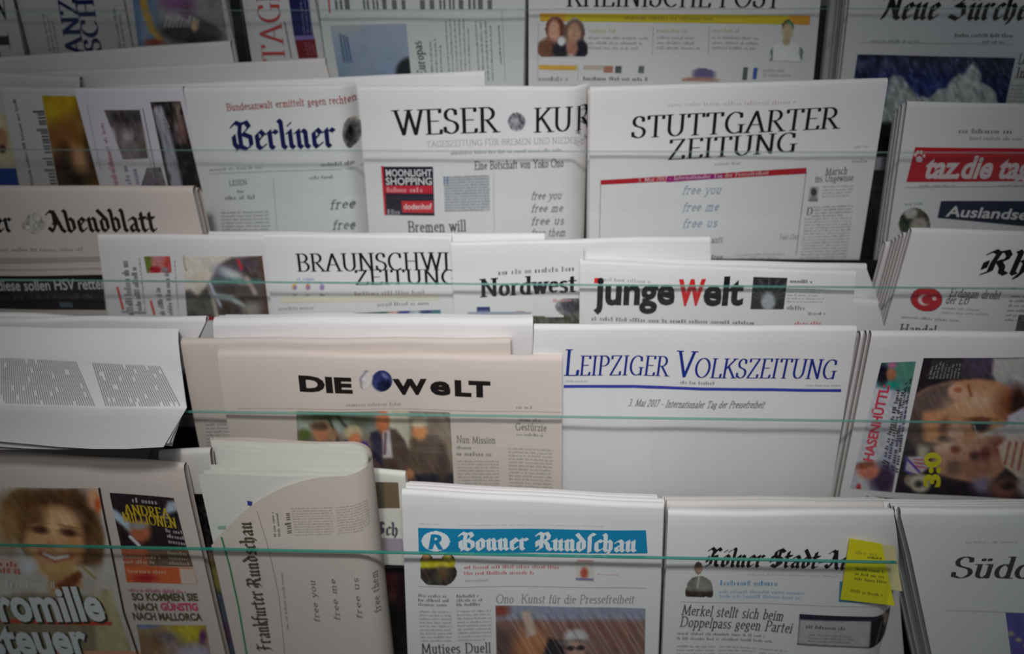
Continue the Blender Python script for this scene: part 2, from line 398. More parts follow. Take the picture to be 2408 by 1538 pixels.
RO['i'] = (.26, [[(.13, X), (.13, 0)], sf(.13, 0, .09), sf(.09, X, .06), [(0.13, 0.82), (0.13, 0.91)]])
RO['k'] = (.54, [[(.12, 1), (.12, 0)], [(.42, X), (.14, .3)], [(.22, .38), (.48, 0)], sf(.12, 0, .09), sf(.48, 0, .07), sf(.42, X, .07)])
RO['l'] = (.26, [[(.13, 1), (.13, 0)], sf(.13, 0, .09), sf(.09, 1, .06)])
RO['m'] = (.86, [[(.12, X), (.12, 0)], [(.12, .46)]+arc(.26, .46, .14, .18, 150, 0, 8)+[(.4, 0)], [(.4, .46)]+arc(.55, .46, .15, .18, 150, 0, 8)+[(.7, 0)], sf(.12, 0, .09), sf(.4, 0, .09), sf(.7, 0, .09)])
RO['n'] = (.58, [[(.12, X), (.12, 0)], [(.12, .46)]+arc(.28, .46, .16, .18, 150, 0, 8)+[(.44, 0)], sf(.12, 0, .09), sf(.44, 0, .09), sf(.08, X, .06)])
RO['o'] = (.54, [arc(.27, .32, .2, .32, 0, 360, 16)])
RO['p'] = (.56, [[(.12, X), (.12, -.3)], arc(.29, .32, .2, .32, 150, -150, 12), sf(.12, -.3, .09), sf(.08, X, .06)])
RO['r'] = (.42, [[(.12, X), (.12, 0)], [(.12, .44)]+arc(.28, .46, .14, .18, 150, 50, 6), sf(.12, 0, .09), sf(.08, X, .06)])
RO['s'] = (.42, [arc(.21, .48, .14, .16, 40, 240, 8)+arc(.21, .16, .15, .16, 60, -150, 8)])
RO['t'] = (.36, [[(.14, .86), (.14, .12)]+arc(.22, .1, .08, .1, 180, 300, 5), [(.02, X), (.3, X)]])
RO['u'] = (.58, [[(.12, X), (.12, .2)]+arc(.27, .2, .15, .2, 180, 340, 8), [(.44, X), (.44, 0)], sf(.08, X, .06), sf(.4, X, .06)])
RO['v'] = (.52, [[(.06, X), (.26, 0)], [(.26, 0), (.46, X)], sf(.06, X, .08), sf(.46, X, .07)])
RO['w'] = (.76, [[(.06, X), (.22, 0)], [(.22, 0), (.38, X)], [(.36, X), (.54, 0)], [(.54, 0), (.7, X)], sf(.06, X, .08), sf(.7, X, .07)])
RO['y'] = (.52, [[(.06, X), (.27, .02)], [(.46, X), (.2, -.3), (.08, -.3)], sf(.06, X, .08), sf(.46, X, .07)])
RO['z'] = (.46, [[(.06, .54), (.06, X), (.4, X)], [(.4, X), (.06, 0)], [(.06, 0), (.42, 0), (.42, .1)]])
RO['0'] = (.56, [arc(.28, .5, .2, .5, 0, 360, 16)]); RO['1'] = (.4, [[(.08, .84), (.22, 1), (.22, 0)], sf(.22, 0)])
RO['2'] = (.54, [arc(.27, .74, .18, .26, 170, -20, 8)+[(.06, 0), (.48, 0)]]); RO['3'] = (.54, [arc(.25, .76, .17, .24, 150, -80, 8)+arc(.25, .26, .21, .26, 80, -150, 8)])
RO['7'] = (.5, [[(.06, .86), (.06, 1), (.44, 1), (.18, 0)]])
RO['.'] = (.24, [[(.1, 0), (.12, 0)]]); RO[','] = (.24, [[(.12, 0), (.08, -.14)]]); RO['-'] = (.4, [[(.06, .34), (.34, .34)]]); RO[' '] = (.36, [])
RO['Ü'] = (.88, RO['U'][1]+[[(0.31, 1.16), (0.31, 1.25)], [(0.57, 1.16), (0.57, 1.25)]])
RO['ü'] = (.58, RO['u'][1]+[[(0.19, 0.82), (0.19, 0.91)], [(0.37, 0.82), (0.37, 0.91)]]); RO['ö'] = (.54, RO['o'][1]+[[(0.17, 0.82), (0.17, 0.91)], [(0.36, 0.82), (0.36, 0.91)]])
RO['ä'] = (.5, RO['a'][1]+[[(0.15, 0.82), (0.15, 0.91)], [(0.33, 0.82), (0.33, 0.91)]])
BK = {}      # blackletter skeletons for a broad nib
st0 = [(.0, .54), (.09, .62), (.09, .08), (.17, .0)]
BK['i'] = (.24, [st0, [(.07, .82), (.11, .86)]]); BK['l'] = (.24, [[(.02, 1.0), (.09, .92), (.09, .08), (.17, .0)]])
BK['n'] = (.48, [st0, [(.09, .48), (.25, .62), (.33, .54), (.33, .08), (.41, .0)]])
BK['u'] = (.48, [[(0, .54), (.09, .62), (.09, .08), (.16, .0), (.33, .14)], [(.24, .54), (.33, .62), (.33, .08), (.41, .0)]])
BK['r'] = (.38, [st0, [(.09, .48), (.24, .62), (.33, .55)]])
BK['e'] = (.4, [[(.09, .5), (.09, .1), (.17, 0), (.33, .12)], [(.09, .52), (.22, .63), (.32, .5), (.1, .26)]])
BK['a'] = (.48, [[(.06, .52), (.22, .63), (.33, .54), (.33, .08), (.41, 0)], [(.33, .36), (.1, .24), (.09, .08), (.17, 0), (.33, .12)]])
BK['b'] = (.45, [[(.02, 1.0), (.09, .92), (.09, .08), (.18, 0), (.33, .12), (.33, .5), (.22, .62), (.09, .5)]])
BK['d'] = (.45, [[(.02, .98), (.33, .52), (.33, .12), (.2, 0), (.09, .1), (.09, .5), (.2, .62), (.3, .54)]])
BK['t'] = (.32, [[(.1, .84), (.1, .1), (.18, 0), (.28, .08)], [(0, .6), (.28, .62)]])
BK['s'] = (.4, [[(.32, .56), (.2, .63), (.07, .5), (.32, .18), (.2, 0), (.04, .08)]])
BK['o'] = (.45, [[(.09, .5), (.09, .1), (.19, 0), (.33, .12), (.33, .52), (.22, .62), (.09, .5)]])
BK['c'] = (.36, [[(.32, .55), (.2, .63), (.09, .5), (.09, .1), (.18, 0), (.32, .1)]])
BK['h'] = (.46, [[(.02, 1.0), (.09, .92), (.09, .08), (.16, 0)], [(.09, .48), (.24, .62), (.33, .5), (.33, .1), (.22, -.16)]])
BK['k'] = (.44, [[(.02, 1.0), (.09, .92), (.09, .08), (.17, 0)], [(.1, .36), (.26, .62), (.34, .52), (.12, .34)], [(.2, .36), (.32, .04), (.4, .0)]])
BK['f'] = (.32, [[(.3, .94), (.18, 1.0), (.1, .86), (.1, -.06)], [(0, .6), (.28, .6)]]); BK['ſ'] = (.28, [[(.3, .94), (.18, 1.0), (.1, .86), (.1, -.06)]])
BK['ü'] = (.48, BK['u'][1]+[[(.1, .82), (.14, .86)], [(.3, .82), (.34, .86)]]); BK['ö'] = (.45, BK['o'][1]+[[(.1, .82), (.14, .86)], [(.3, .82), (.34, .86)]])
BK['A'] = (.72, [[(.02, .2), (.16, .04), (.3, .3), (.34, .9), (.2, .98), (.06, .84)], [(.34, .96), (.56, .1), (.66, 0)], [(.24, .42), (.5, .42)]])
BK['B'] = (.68, [[(.02, .84), (.14, .98), (.3, .9), (.24, .6), (.24, .1), (.1, .0)], [(.3, .9), (.5, .98), (.58, .8), (.34, .56), (.58, .44), (.58, .14), (.4, 0), (.24, .1)], [(.04, .5), (.04, .2), (.12, .08)]])
BK['K'] = (.68, [[(.02, .84), (.14, .98), (.28, .86), (.22, .5), (.22, .1), (.06, .0)], [(.24, .6), (.46, .98), (.58, .86)], [(.26, .5), (.44, .56), (.46, .1), (.6, 0)], [(.04, .5), (.04, .22)]])
BK['S'] = (.62, [[(.54, .84), (.36, .98), (.14, .86), (.14, .6), (.48, .46), (.5, .16), (.32, 0), (.08, .12)], [(.34, .98), (.34, .06)], [(.02, .6), (.02, .3)]])
BK['R'] = (.72, [[(.02, .84), (.14, .98), (.28, .88), (.22, .5), (.22, .1), (.06, .0)], [(.26, .9), (.46, .98), (.56, .8), (.52, .6), (.32, .54)], [(.36, .52), (.5, .3), (.52, .1), (.66, 0)], [(.04, .5), (.04, .22)]])
BK['N'] = (.74, [[(.02, .8), (.14, .96), (.26, .84), (.22, .4), (.1, .02)], [(.2, .92), (.52, .2), (.56, .06)], [(.44, .96), (.56, .86), (.56, .1), (.68, 0)]])
BK['Z'] = (.66, [[(.06, .82), (.22, .98), (.48, .88), (.22, .56), (.46, .5), (.52, .2), (.34, 0), (.04, .14)], [(.16, .56), (.4, .6)]])
BK['F'] = (.62, [[(.04, .84), (.16, .98), (.34, .9), (.56, .98)], [(.28, .9), (.24, .4), (.24, .1), (.1, 0)], [(.1, .5), (.48, .54)]])
BK[' '] = (.3, []); BK['-'] = (.3, [[(.04, .34), (.24, .4)]])
def hull(P):
    P = sorted(set((round(x, 5), round(y, 5)) for x, y in P))
    def half(Q):
        h = []
        for p in Q:
            while len(h) > 1 and (h[-1][0]-h[-2][0])*(p[1]-h[-2][1])-(h[-1][1]-h[-2][1])*(p[0]-h[-2][0]) <= 0: h.pop()
            h.append(p)
        return h
    a, b = half(P), half(P[::-1]); return a[:-1]+b[:-1]
def nib(w, h, ang, k=8):
    t = math.radians(ang); R = []
    for i in range(k):
        x, y = w/2*math.cos(2*math.pi*i/k), h/2*math.sin(2*math.pi*i/k)
        R.append((x*math.cos(t)-y*math.sin(t), x*math.sin(t)+y*math.cos(t)))
    return R
def nibrect(w, h, ang):
    t = math.radians(ang)
    return [(x*math.cos(t)-y*math.sin(t), x*math.sin(t)+y*math.cos(t)) for x, y in ((-w/2, -h/2), (w/2, -h/2), (w/2, h/2), (-w/2, h/2))]
STY = {'serif': (RO, nib(.14, .035, 4), .05), 'serifbold': (RO, nib(.2, .06, 4), .08), 'seriflight': (RO, nib(.1, .035, 6), .05), 'roman': (RO, nib(.13, .07, 8), .07), 'thin': (RO, nib(.09, .09, 0), .08),
       'black': (BK, nibrect(.17, .035, 42), .03), 'blackbold': (BK, nibrect(.2, .05, 40), .04)}
CACHE = {}
def layout(st, style):
    G, nb, tr = STY[style]; x = 0; out = []; cap = 1.0
    for i, ch in enumerate(st):
        sc = 1.0
        if ch == '^': continue
        g = G.get(ch)
        if g is None: g = (.4, [])
        w, L = g
        for pl in L:
            for a, b in zip(pl[:-1], pl[1:]):
                h = hull([(a[0]+p[0], a[1]+p[1]) for p in nb]+[(b[0]+p[0], b[1]+p[1]) for p in nb])
                out.append(([(x+q[0], q[1]) for q in h], [tuple(range(len(h)))]))
        x += w+tr
    return out, x
def smallcaps(words, big=1.0, small=.76):
    """roman capitals with a larger first letter in each word"""
    x = 0; out = []
    for wd_ in words.split(' '):
        for i, ch in enumerate(wd_):
            k = big if i == 0 else small; P, a = layout(ch, 'serif')
            out += [([(x+q[0]*k, q[1]*k) for q in v], f) for v, f in P]; x += a*k
        x += .3
    return out, x-.3
TXT = {}
def bfont(st, bold):
    key = (st, bold)
    if key in TXT: return TXT[key]
    cu = bpy.data.curves.new('lettering', 'FONT'); cu.body = st; cu.size = 1; cu.offset = bold; cu.resolution_u = 3
    ob = bpy.data.objects.new('lettering', cu); COL.objects.link(ob)
    dg = bpy.context.evaluated_depsgraph_get(); me = bpy.data.meshes.new_from_object(ob.evaluated_get(dg))
    v = [(p.co.x, p.co.y) for p in me.vertices]; f = [tuple(p.vertices) for p in me.polygons]
    x0 = min(p[0] for p in v); x1 = max(p[0] for p in v)
    v = [((x-x0), y/.70) for x, y in v]
    bpy.data.objects.remove(ob); bpy.data.curves.remove(cu); bpy.data.meshes.remove(me)
    TXT[key] = ([(v, f)], x1-x0); return TXT[key]

INK = (28, 27, 30); GR = (120, 122, 124); LG = (165, 166, 168); NAVY = (28, 28, 88); RED = (178, 32, 44); BLUE = (32, 50, 140)

# ================================================================ the room and the rack
def slab(name, a0, a1, b0, b1, n0, n1, mat, parent=None, base=None):
    v = [world_pt(a, b, n) for n in (n0, n1) for b in (b0, b1) for a in (a0, a1)]
    f = [(0, 1, 3, 2), (4, 6, 7, 5), (0, 4, 5, 1), (2, 3, 7, 6), (0, 2, 6, 4), (1, 5, 7, 3)]
    return mesh_obj(name, v, f, mat, parent, False, base)
def wbox(name, lo, hi, mat, parent=None, base=None):
    v = [(x, y, z) for z in (lo[2], hi[2]) for y in (lo[1], hi[1]) for x in (lo[0], hi[0])]
    f = [(0, 2, 3, 1), (4, 5, 7, 6), (0, 1, 5, 4), (2, 6, 7, 3), (0, 4, 6, 2), (1, 3, 7, 5)]
    return mesh_obj(name, v, f, mat, parent, False, base)
fl = wbox('floor', (-3, -2.5, -.05), (3, 2.1, 0), plain('floor_tile', (150, 145, 138), .4)); fl['kind'] = 'structure'
wl = wbox('wall_back', (-3, 2.1, 0), (3, 2.2, 3.2), plain('wall_paint', (190, 188, 184), .8)); wl['kind'] = 'structure'
BLK = plain('black_rack_board', (22, 21, 24), .35); GREY = plain('grey_shelf_edge', (176, 174, 182), .35)
AW = .98
RK = world_pt(0, SHELF[5]+.02, NR[5]-.04); RK[2] = 0
rack = empty('newspaper_rack', RK); tag(rack, 'black tiered newspaper rack holding five rows of papers', 'rack')
for k in NR:
    nb_ = NR[k]
    slab('shelf', -AW, AW, SHELF[k], SHELF[k]+.010, nb_-.094, nb_+.030, BLK, rack, RK)
    slab('shelf_edge', -AW, AW, SHELF[k]-.004, SHELF[k]+.014, nb_+.030, nb_+.033, GREY, rack, RK)
    slab('back_panel', -AW, AW, LIP[k]+.012, SHELF[k]+.01, nb_-.097, nb_-.093, BLK, rack, RK)
for s_ in (-1, 1):
    pts = []
    yf = world_pt(0, SHELF[5], NR[5]+.05)[1]; yb = 1.9
    # stepped side board following the tiers
    prof = [(yf, 0), (yf, world_pt(0, SHELF[5], NR[5])[2]+.06)]
    for k in (5, 4, 3, 2, 1):
        p = world_pt(0, LIP[k], NR[k]+.03); prof.append((p[1], p[2]))
    prof += [(yb, world_pt(0, LIP[1]-.05, NR[1])[2]), (yb, 0)]
    m_ = len(prof); x0 = s_*(AW+.001); x1 = s_*(AW+.02)
    V = [(x0, y, z) for y, z in prof]+[(x1, y, z) for y, z in prof]
    f = [tuple(range(m_)), tuple(range(2*m_-1, m_-1, -1))]+[(i, (i+1) % m_, (i+1) % m_+m_, i+m_) for i in range(m_)]
    mesh_obj('side_board', V, f, BLK, rack, False, RK)
zb = world_pt(0, SHELF[5]+.012, NR[5])[2]-.03
wbox('plinth', (-AW, world_pt(0, SHELF[5], NR[5]+.02)[1], 0.0), (AW, 1.7, zb), BLK, rack, RK)

def glass(k, x0, x1, label):
    n = NR[k]+GL
    a0 = ray_ab(x0, GY[k], n)[0] if x0 is not None else -AW
    a1 = ray_ab(x1, GY[k], n)[0] if x1 is not None else AW
    b0, b1 = LIP[k], SHELF[k]-.001
    base = world_pt((a0+a1)/2, b1, n)
    r = empty('glass_lip', base); tag(r, label, 'glass panel')
    slab('pane', a0, a1, b0+.0008, b1, n-.0015, n+.0025, GLASS, r, base)
    e = slab('polished_edge', a0, a1, b0-.0006, b0+.0008, n-.0015, n+.0025, EDGE if k == 5 else (EDGE3 if k > 2 else EDGE2), r, base); e['label'] = 'green polished top edge'
glass(1, None, None, 'clear glass lip across the topmost row of papers')
glass(2, None, None, 'clear glass lip of the second row from the top')
glass(3, None, None, 'clear glass lip of the middle row, under the small red and black title')
glass(4, None, None, 'clear glass lip with bright green edge across the beige globe-title paper')
glass(5, None, 2112, 'clear glass lip with green edge across the lowest row')
# ================================================================ top row
def P_(**k): return Paper(**k)
p = Paper('newspaper on its side with tall black capitals at the far end of the top row', 1, -.004, [(-120, -230), (-20, -230), (58, 125), (-30, 125)], 'grey', copies=2)
p.text('TZ', (27, 135), (2, -40), 30, INK, 'serifbold', up=(-1, 0))
p = Paper('newspaper on its side with two stacked lines of navy capitals and an airship picture', 1, -.012, [(-25, -230), (480, -230), (562, 150), (75, 150)], 'grey', copies=3)
p.line([(36, 0), (72, 135)], 4, (70, 62, 58))
p.micro([(150, 150), (122, 10), (92, 10), (122, 150)], 3, GR, fill=.5)
p.text('ANZEIGER', (199, 128), (146, -190), 40, NAVY, 'serifbold', up=(-1, .02))
p.text('SCHLAND', (240, 122), (185, -190), 38, NAVY, 'serifbold', up=(-1, .02), name='headline')
p.micro([(278, 115), (262, 20), (282, 20), (298, 115)], 2, GR, fill=.7)
p.line([(292, 0), (313, 110)], 3, (120, 105, 98))
im = Img([(300, -90), (505, -90), (536, 96), (325, 108)], 3, (150, 148, 146))
im.poly([(280, -100), (365, -100), (375, 120), (300, 120)], (110, 140, 178), 12)
im.ell(345, 60, 16, 40, (150, 172, 196), .5).line([(328, -60), (340, 20), (358, 70), (376, 88)], 17, (214, 172, 84), 4)
im.ell(420, 20, 46, 52, (176, 166, 170), .6).ell(415, 0, 36, 24, (150, 104, 150), .5).ell(440, 20, 18, 20, (132, 96, 128), .6)
im.ell(446, 78, 70, 26, (62, 54, 56), .25, 6).ell(480, 62, 40, 14, (90, 80, 80), .4, 30)
for k_ in range(9): im.line([(388+k_*9, 62), (394+k_*9, 38+(k_ % 3)*5)], 5, (206, 202, 206), 2)
im.ell(458, 60, 8, 14, (226, 196, 150), .4).ell(362, 100, 22, 8, (170, 84, 60), .4).noise(14, 10)
p.photo(im, label='printed picture of an airship over blue')
# black upright plate added where a black gap shows between papers
sb = world_pt(ray_ab(590, 140, -1.30)[0], SHELF[1], -1.30)
sp = empty('gap_infill', sb); tag(sp, 'black upright divider beside the red vertical title in the top row', 'infill')
a_, b_ = ray_ab(563, 70, -1.292); slab('infill_plate', a_-.008, a_+.006, b_-.14, SHELF[1]-.001, -1.36, -1.2925, BLK, sp, sb)
p = Paper('newspaper on its side with red vertical title and navy and crimson blocks', 1, -.012, [(532, -230), (700, -230), (775, 190), (592, 140)], 'white', copies=3)
p.text('TAGEBLATT', (672, 145), (628, -250), 52, (205, 82, 72), 'serif', up=(-1, .02))
p.box([(676, -30), (720, -30), (738, 84), (692, 86)], (34, 32, 96)); p.box([(692, 84), (738, 82), (741, 92), (694, 94)], (140, 120, 190))
p.box([(694, 94), (741, 92), (748, 136), (703, 137)], (128, 22, 40))
p.micro([(712, 78), (700, -20), (730, -20), (737, 78)], 3, (150, 150, 205), lift=.0009); p.micro([(722, 130), (712, 96), (738, 95), (745, 130)], 3, (190, 120, 130), lift=.0009)
p.line([(670, 50), (686, 135)], 3, GR)
p = Paper('large paper with pale blue picture and upright grey text lines in the top row', 1, .0, [(714, -230), (1240, -230), (1231, 190), (770, 190)], 'cool', copies=4)
p.line([(747, 0), (771, 190)], 1.8, (80, 90, 90)); p.line([(772, -20), (776, 30)], 4, (200, 90, 90))
p.micro([(785, -16), (1225, -16), (1225, 26), (790, 26)], 1, GR, fill=.8, seed=3)
im = Img([(776, 60), (955, 55), (968, 190), (798, 190)], 3, (160, 175, 200)); im.grad((180, 192, 212), (146, 162, 190))
im.poly([(770, 50), (880, 50), (830, 75), (790, 75)], (196, 196, 200), 8).ell(968, 168, 36, 34, (24, 28, 34), .15).poly([(935, 168), (970, 160), (970, 195), (930, 195)], (24, 28, 34), 3)
for k_ in range(3): im.line([(800+k_*8, 80+k_*4), (810+k_*8, 146)], 3.5, (60, 80, 120), 1.5)
im.noise(6, 20); p.photo(im, label='pale blue printed picture with a dark head')
p.text('Europas', (1003, 178), (990, 95), 20, INK, 'roman', up=(-1, 0), name='headline')
p.micro([(1012, 190), (1005, 90), (1040, 90), (1044, 190)], 3, (90, 104, 104), fill=.35, ragged=.3)
p.micro([(1052, 190), (1042, 48), (1105, 46), (1110, 190)], 6, (104, 112, 112), fill=.34, just=True)
p.micro([(1122, 190), (1112, 48), (1158, 46), (1164, 190)], 4, (104, 112, 112), fill=.34, just=True)
p.micro([(1172, 150), (1165, 50), (1178, 50), (1184, 150)], 1, (70, 84, 84), fill=.3)
p.line([(1180, 20), (1188, 190)], 1.2, LG)
p = Paper('large paper with yellow bar, two women and a small man under a black title', 1, .006, [(1243, -230), (1950, -230), (1912, 195), (1243, 195)], 'white', copies=5)
p.text('RHEINISCHE POST', (1332, 14), (1836, 18), 56, INK, 'serif')
p.box([(1270, 31), (1905, 36), (1903, 58), (1270, 49)], (226, 204, 40)); p.box([(1270, 31), (1330, 31.5), (1330, 49.8), (1270, 49)], (232, 176, 50), lift=.0006); p.box([(1855, 35), (1905, 36), (1903, 58), (1853, 56)], (236, 166, 50), lift=.0006)
p.micro([(1470, 36), (1700, 38), (1700, 50), (1470, 48)], 1, (150, 140, 60), fill=.7, lift=.0009)
im = Img([(1264, 36), (1384, 36), (1382, 132), (1264, 132)], 2.5, (245, 245, 245)); A = np.zeros(im.X.shape)
def cover(im, *els):
    a = np.zeros(im.X.shape, bool)
    for cx, cy, rx, ry in els: a |= ((im.X-cx)/rx)**2+((im.Y-cy)/ry)**2 < 1
    return a.astype(float)
im.A = cover(im, (1306, 68, 25, 32), (1352, 74, 25, 34), (1290, 112, 30, 28), (1320, 112, 30, 30), (1362, 114, 24, 26), (1345, 115, 20, 22))
im.ell(1305, 68, 26, 33, (112, 56, 40)).ell(1352, 76, 26, 34, (104, 80, 66)).ell(1303, 74, 14, 28, (222, 168, 144)).ell(1350, 80, 16, 28, (204, 158, 132)).ell(1285, 116, 24, 26, (130, 84, 62)).ell(1318, 118, 20, 22, (40, 34, 44)).ell(1366, 118, 18, 24, (26, 28, 40)).ell(1345, 112, 14, 18, (190, 130, 110)).ell(1320, 96, 9, 11, (240, 240, 244)).noise(16, 6)
p.photo(im, lift=.001, label='printed cut-out of two women')
im = Img([(1805, 44), (1892, 46), (1888, 144), (1803, 142)], 2.5, (244, 243, 242)); im.A = cover(im, (1852, 68, 17, 24), (1848, 92, 12, 20), (1850, 122, 40, 26), (1850, 140, 42, 20))
im.ell(1852, 56, 17, 16, (104, 84, 60)).ell(1860, 54, 10, 10, (70, 130, 90)).ell(1852, 74, 13, 20, (206, 186, 150)).ell(1848, 96, 9, 10, (196, 170, 130)).ell(1812, 125, 5, 22, (120, 130, 130)).ell(1884, 122, 5, 18, (120, 130, 130)).noise(8, 6)
p.photo(im, lift=.001, label='printed cut-out of a man in a white shirt')
for x0_, x1_ in ((1384, 1525), (1545, 1655), (1675, 1800)):
    p.micro([(x0_, 64), (x0_+75, 65), (x0_+75, 80), (x0_, 79)], 1, (200, 186, 140), fill=.6); p.micro([(x0_, 82), (x1_, 84), (x1_, 120), (x0_, 118)], 3, (150, 152, 160), fill=.55)
p.line([(1536, 62), (1534, 130)], 1.2, LG); p.line([(1668, 64), (1666, 130)], 1.2, LG); p.line([(1266, 55), (1264, 190)], 1.2, LG); p.line([(1360, 155), (1359, 190)], 1.2, LG)
p.box([(1267, 152), (1357, 154), (1356, 165), (1267, 163)], (232, 180, 74)); p.micro([(1268, 178), (1345, 179), (1345, 192), (1268, 191)], 1, GR, fill=.8)
p.box([(1372, 153), (1420, 154), (1420, 164), (1371, 163)], (206, 190, 178)); p.box([(1420, 155), (1442, 155), (1441, 171), (1419, 171)], (186, 130, 106))
p.box([(1447, 155), (1462, 155), (1461, 172), (1446, 172)], (92, 96, 100)); p.box([(1502, 155), (1515, 155), (1514, 172), (1500, 172)], (110, 114, 116))
p.micro([(1372, 178), (1530, 180), (1530, 192), (1372, 191)], 1, INK, fill=.7, seed=2)
im = Img([(1575, 156), (1700, 158), (1700, 192), (1572, 190)], 3, (236, 228, 224)); im.ell(1655, 175, 26, 20, (112, 104, 150)).ell(1640, 190, 50, 8, (190, 140, 120)).noise(5, 8); im.A = cover(im, (1650, 185, 48, 26)); p.photo(im)
p.box([(1748, 158), (1759, 158), (1756, 188), (1745, 188)], (96, 100, 104)); p.box([(1772, 159), (1782, 159), (1778, 186), (1769, 186)], (56, 100, 180)); p.micro([(1795, 160), (1860, 161), (1858, 182), (1794, 181)], 2, LG)
p = Paper('paper with blackletter title and night mountain picture', 1, .006, [(2010, -120), (2560, -120), (2450, 330), (1962, 330)], 'white', copies=6, th=.010)
p.text('Neue Zürcher', (2068, 44), (2442, 46), 60, INK, 'black', slant=.1)
p.micro([(2245, 76), (2395, 78), (2393, 90), (2245, 88)], 1, (90, 90, 90), fill=.7); p.micro([(2310, 92), (2370, 93), (2370, 104), (2310, 103)], 1, GR, fill=.6)
p.micro([(2050, 90), (2180, 91), (2180, 103), (2050, 102)], 1, LG, fill=.6); p.line([(2025, 100), (2385, 104)], 1, LG)
im = Img([(2017, 128), (2387, 136), (2340, 350), (1985, 350)], 3, (32, 40, 84)); im.grad((30, 36, 72), (34, 48, 110))
for k_ in range(6): im.ell(2035+k_*52, 152, 20, 14, (52, 58, 98), .5)
im.ell(2180, 200, 120, 30, (36, 54, 126), .8)
im.poly([(2142, 240), (2168, 226), (2184, 230), (2206, 210), (2226, 206), (2236, 186), (2256, 172), (2266, 178), (2276, 158), (2290, 146), (2296, 158), (2308, 176), (2306, 192), (2328, 204), (2340, 214), (2345, 240), (2345, 260), (2100, 260)], (206, 214, 212), 3)
im.poly([(2060, 330), (2092, 185), (2104, 175), (2122, 180), (2140, 205), (2160, 228), (2200, 250), (2120, 330)], (186, 194, 194), 4)
im.poly([(2230, 200), (2260, 180), (2290, 160), (2285, 250), (2240, 250)], (236, 240, 236), 8, .7).noise(52, 6, 70, 2.2, chroma=.05).poly([(1980, 288), (2130, 288), (2120, 360), (1980, 360)], (20, 21, 26), 6)
p.photo(im, label='printed picture of a snowy peak at night')
p.text('Le', (2392, 150), (2412, 150), 24, INK, 'roman', name='headline'); p.text('In', (2386, 182), (2410, 182), 24, INK, 'roman', name='headline')
p.micro([(2372, 195), (2440, 196), (2420, 260), (2360, 258)], 7, LG)

# ================================================================ second row
Paper('white paper whose blank top stands highest behind the second row', 2, -.061, [(-60, 140), (540, 97), (572, 240), (-40, 240)], 'grey', wav=.0022, copies=0)
Paper('white paper with blank top standing second highest behind the second row', 2, -.049, [(-60, 178), (764, 138), (790, 240), (-40, 240)], 'grey', wav=.0022)
Paper('white paper with blank top just above the dark blue and black blackletter titles', 2, -.0365, [(190, 208), (1139, 168), (1146, 300), (205, 300)], 'white', wav=.0022, copies=0)
Paper('white paper with plain top above the small magazine papers of the second row', 2, -.037, [(-50, 168), (185, 182), (190, 300), (-40, 300)], 'grey', wav=.0022)
p = Paper('paper with pale face and blue corner at the near end of the second row', 2, -.026, [(-120, 215), (5, 205), (48, 445), (-80, 445)], 'grey')
im = Img([(-40, 268), (16, 268), (40, 392), (-20, 392)], 3, (222, 208, 170)); im.ell(4, 330, 14, 28, (196, 150, 110)).ell(6, 350, 8, 10, (90, 60, 44)).noise(14, 10); p.photo(im)
p.box([(-20, 396), (38, 396), (46, 440), (-20, 440)], (38, 74, 150))
p = Paper('tabloid on its side with yellow and brown picture and black caption strip', 2, -.016, [(0, 205), (176, 208), (240, 452), (48, 452)], 'grey')
p.micro([(72, 440), (24, 222), (34, 220), (82, 440)], 1, (90, 72, 64), fill=.7, words=False)
p.micro([(112, 440), (68, 226), (98, 224), (136, 440)], 1, (70, 64, 58), fill=.95, ratio=.22)
im = Img([(98, 225), (178, 226), (236, 442), (138, 442)], 3, (204, 166, 36)); im.poly([(100, 300), (150, 285), (185, 250), (240, 300), (250, 450), (100, 450)], (130, 88, 44), 22)
im.ell(160, 330, 40, 40, (150, 96, 50), .8).ell(165, 410, 60, 34, (52, 36, 28), .5).ell(186, 372, 18, 30, (214, 156, 110), .6, -20).ell(150, 365, 18, 26, (86, 58, 36), .6).ell(214, 340, 14, 40, (74, 50, 40), .6).noise(22, 16, 70, 2)
p.photo(im, label='yellow and brown printed picture')
p = Paper('mauve-white magazine page with two grey upright pictures and pink words', 2, -.020+.008, [(176, 208), (428, 205), (482, 452), (240, 452)], 'mauve')
im = Img([(246, 258), (328, 258), (349, 372), (290, 374)], 2.5, (112, 98, 100)); im.poly([(240, 290), (268, 300), (285, 375), (240, 380)], (205, 198, 204), 5)
im.ell(300, 275, 40, 14, (72, 64, 66), .4).line([(305, 262), (330, 370)], 5, (78, 68, 72)).ell(304, 322, 14, 18, (176, 164, 168), .5).poly([(283, 330), (325, 330), (330, 372), (290, 372)], (138, 122, 126), 5).noise(22, 7, 75, 3); p.photo(im)
im = Img([(353, 240), (424, 238), (476, 450), (398, 450)], 2.5, (44, 36, 38)); im.ell(420, 265, 10, 50, (150, 140, 134), .7).ell(430, 310, 12, 40, (120, 92, 86), .7).poly([(400, 340), (480, 340), (480, 460), (420, 460)], (20, 18, 20), 8)
im.line([(372, 262), (392, 330), (408, 400), (418, 446)], 26, (168, 166, 176), 4).ell(430, 262, 8, 10, (70, 50, 46)).noise(34, 6, 76, 3, chroma=.1); p.photo(im, label='black printed picture with white upright lettering')
p.text('ZEIT', (400, 300), (380, 262), 14, (200, 198, 204), 'roman', up=(-1, 0), lift=.001, name='headline')
p.micro([(268, 440), (228, 262), (240, 260), (282, 440)], 1, (170, 130, 150), fill=.6); p.micro([(266, 442), (248, 350), (262, 350), (282, 442)], 1, (214, 130, 150), fill=.9, ratio=.3)
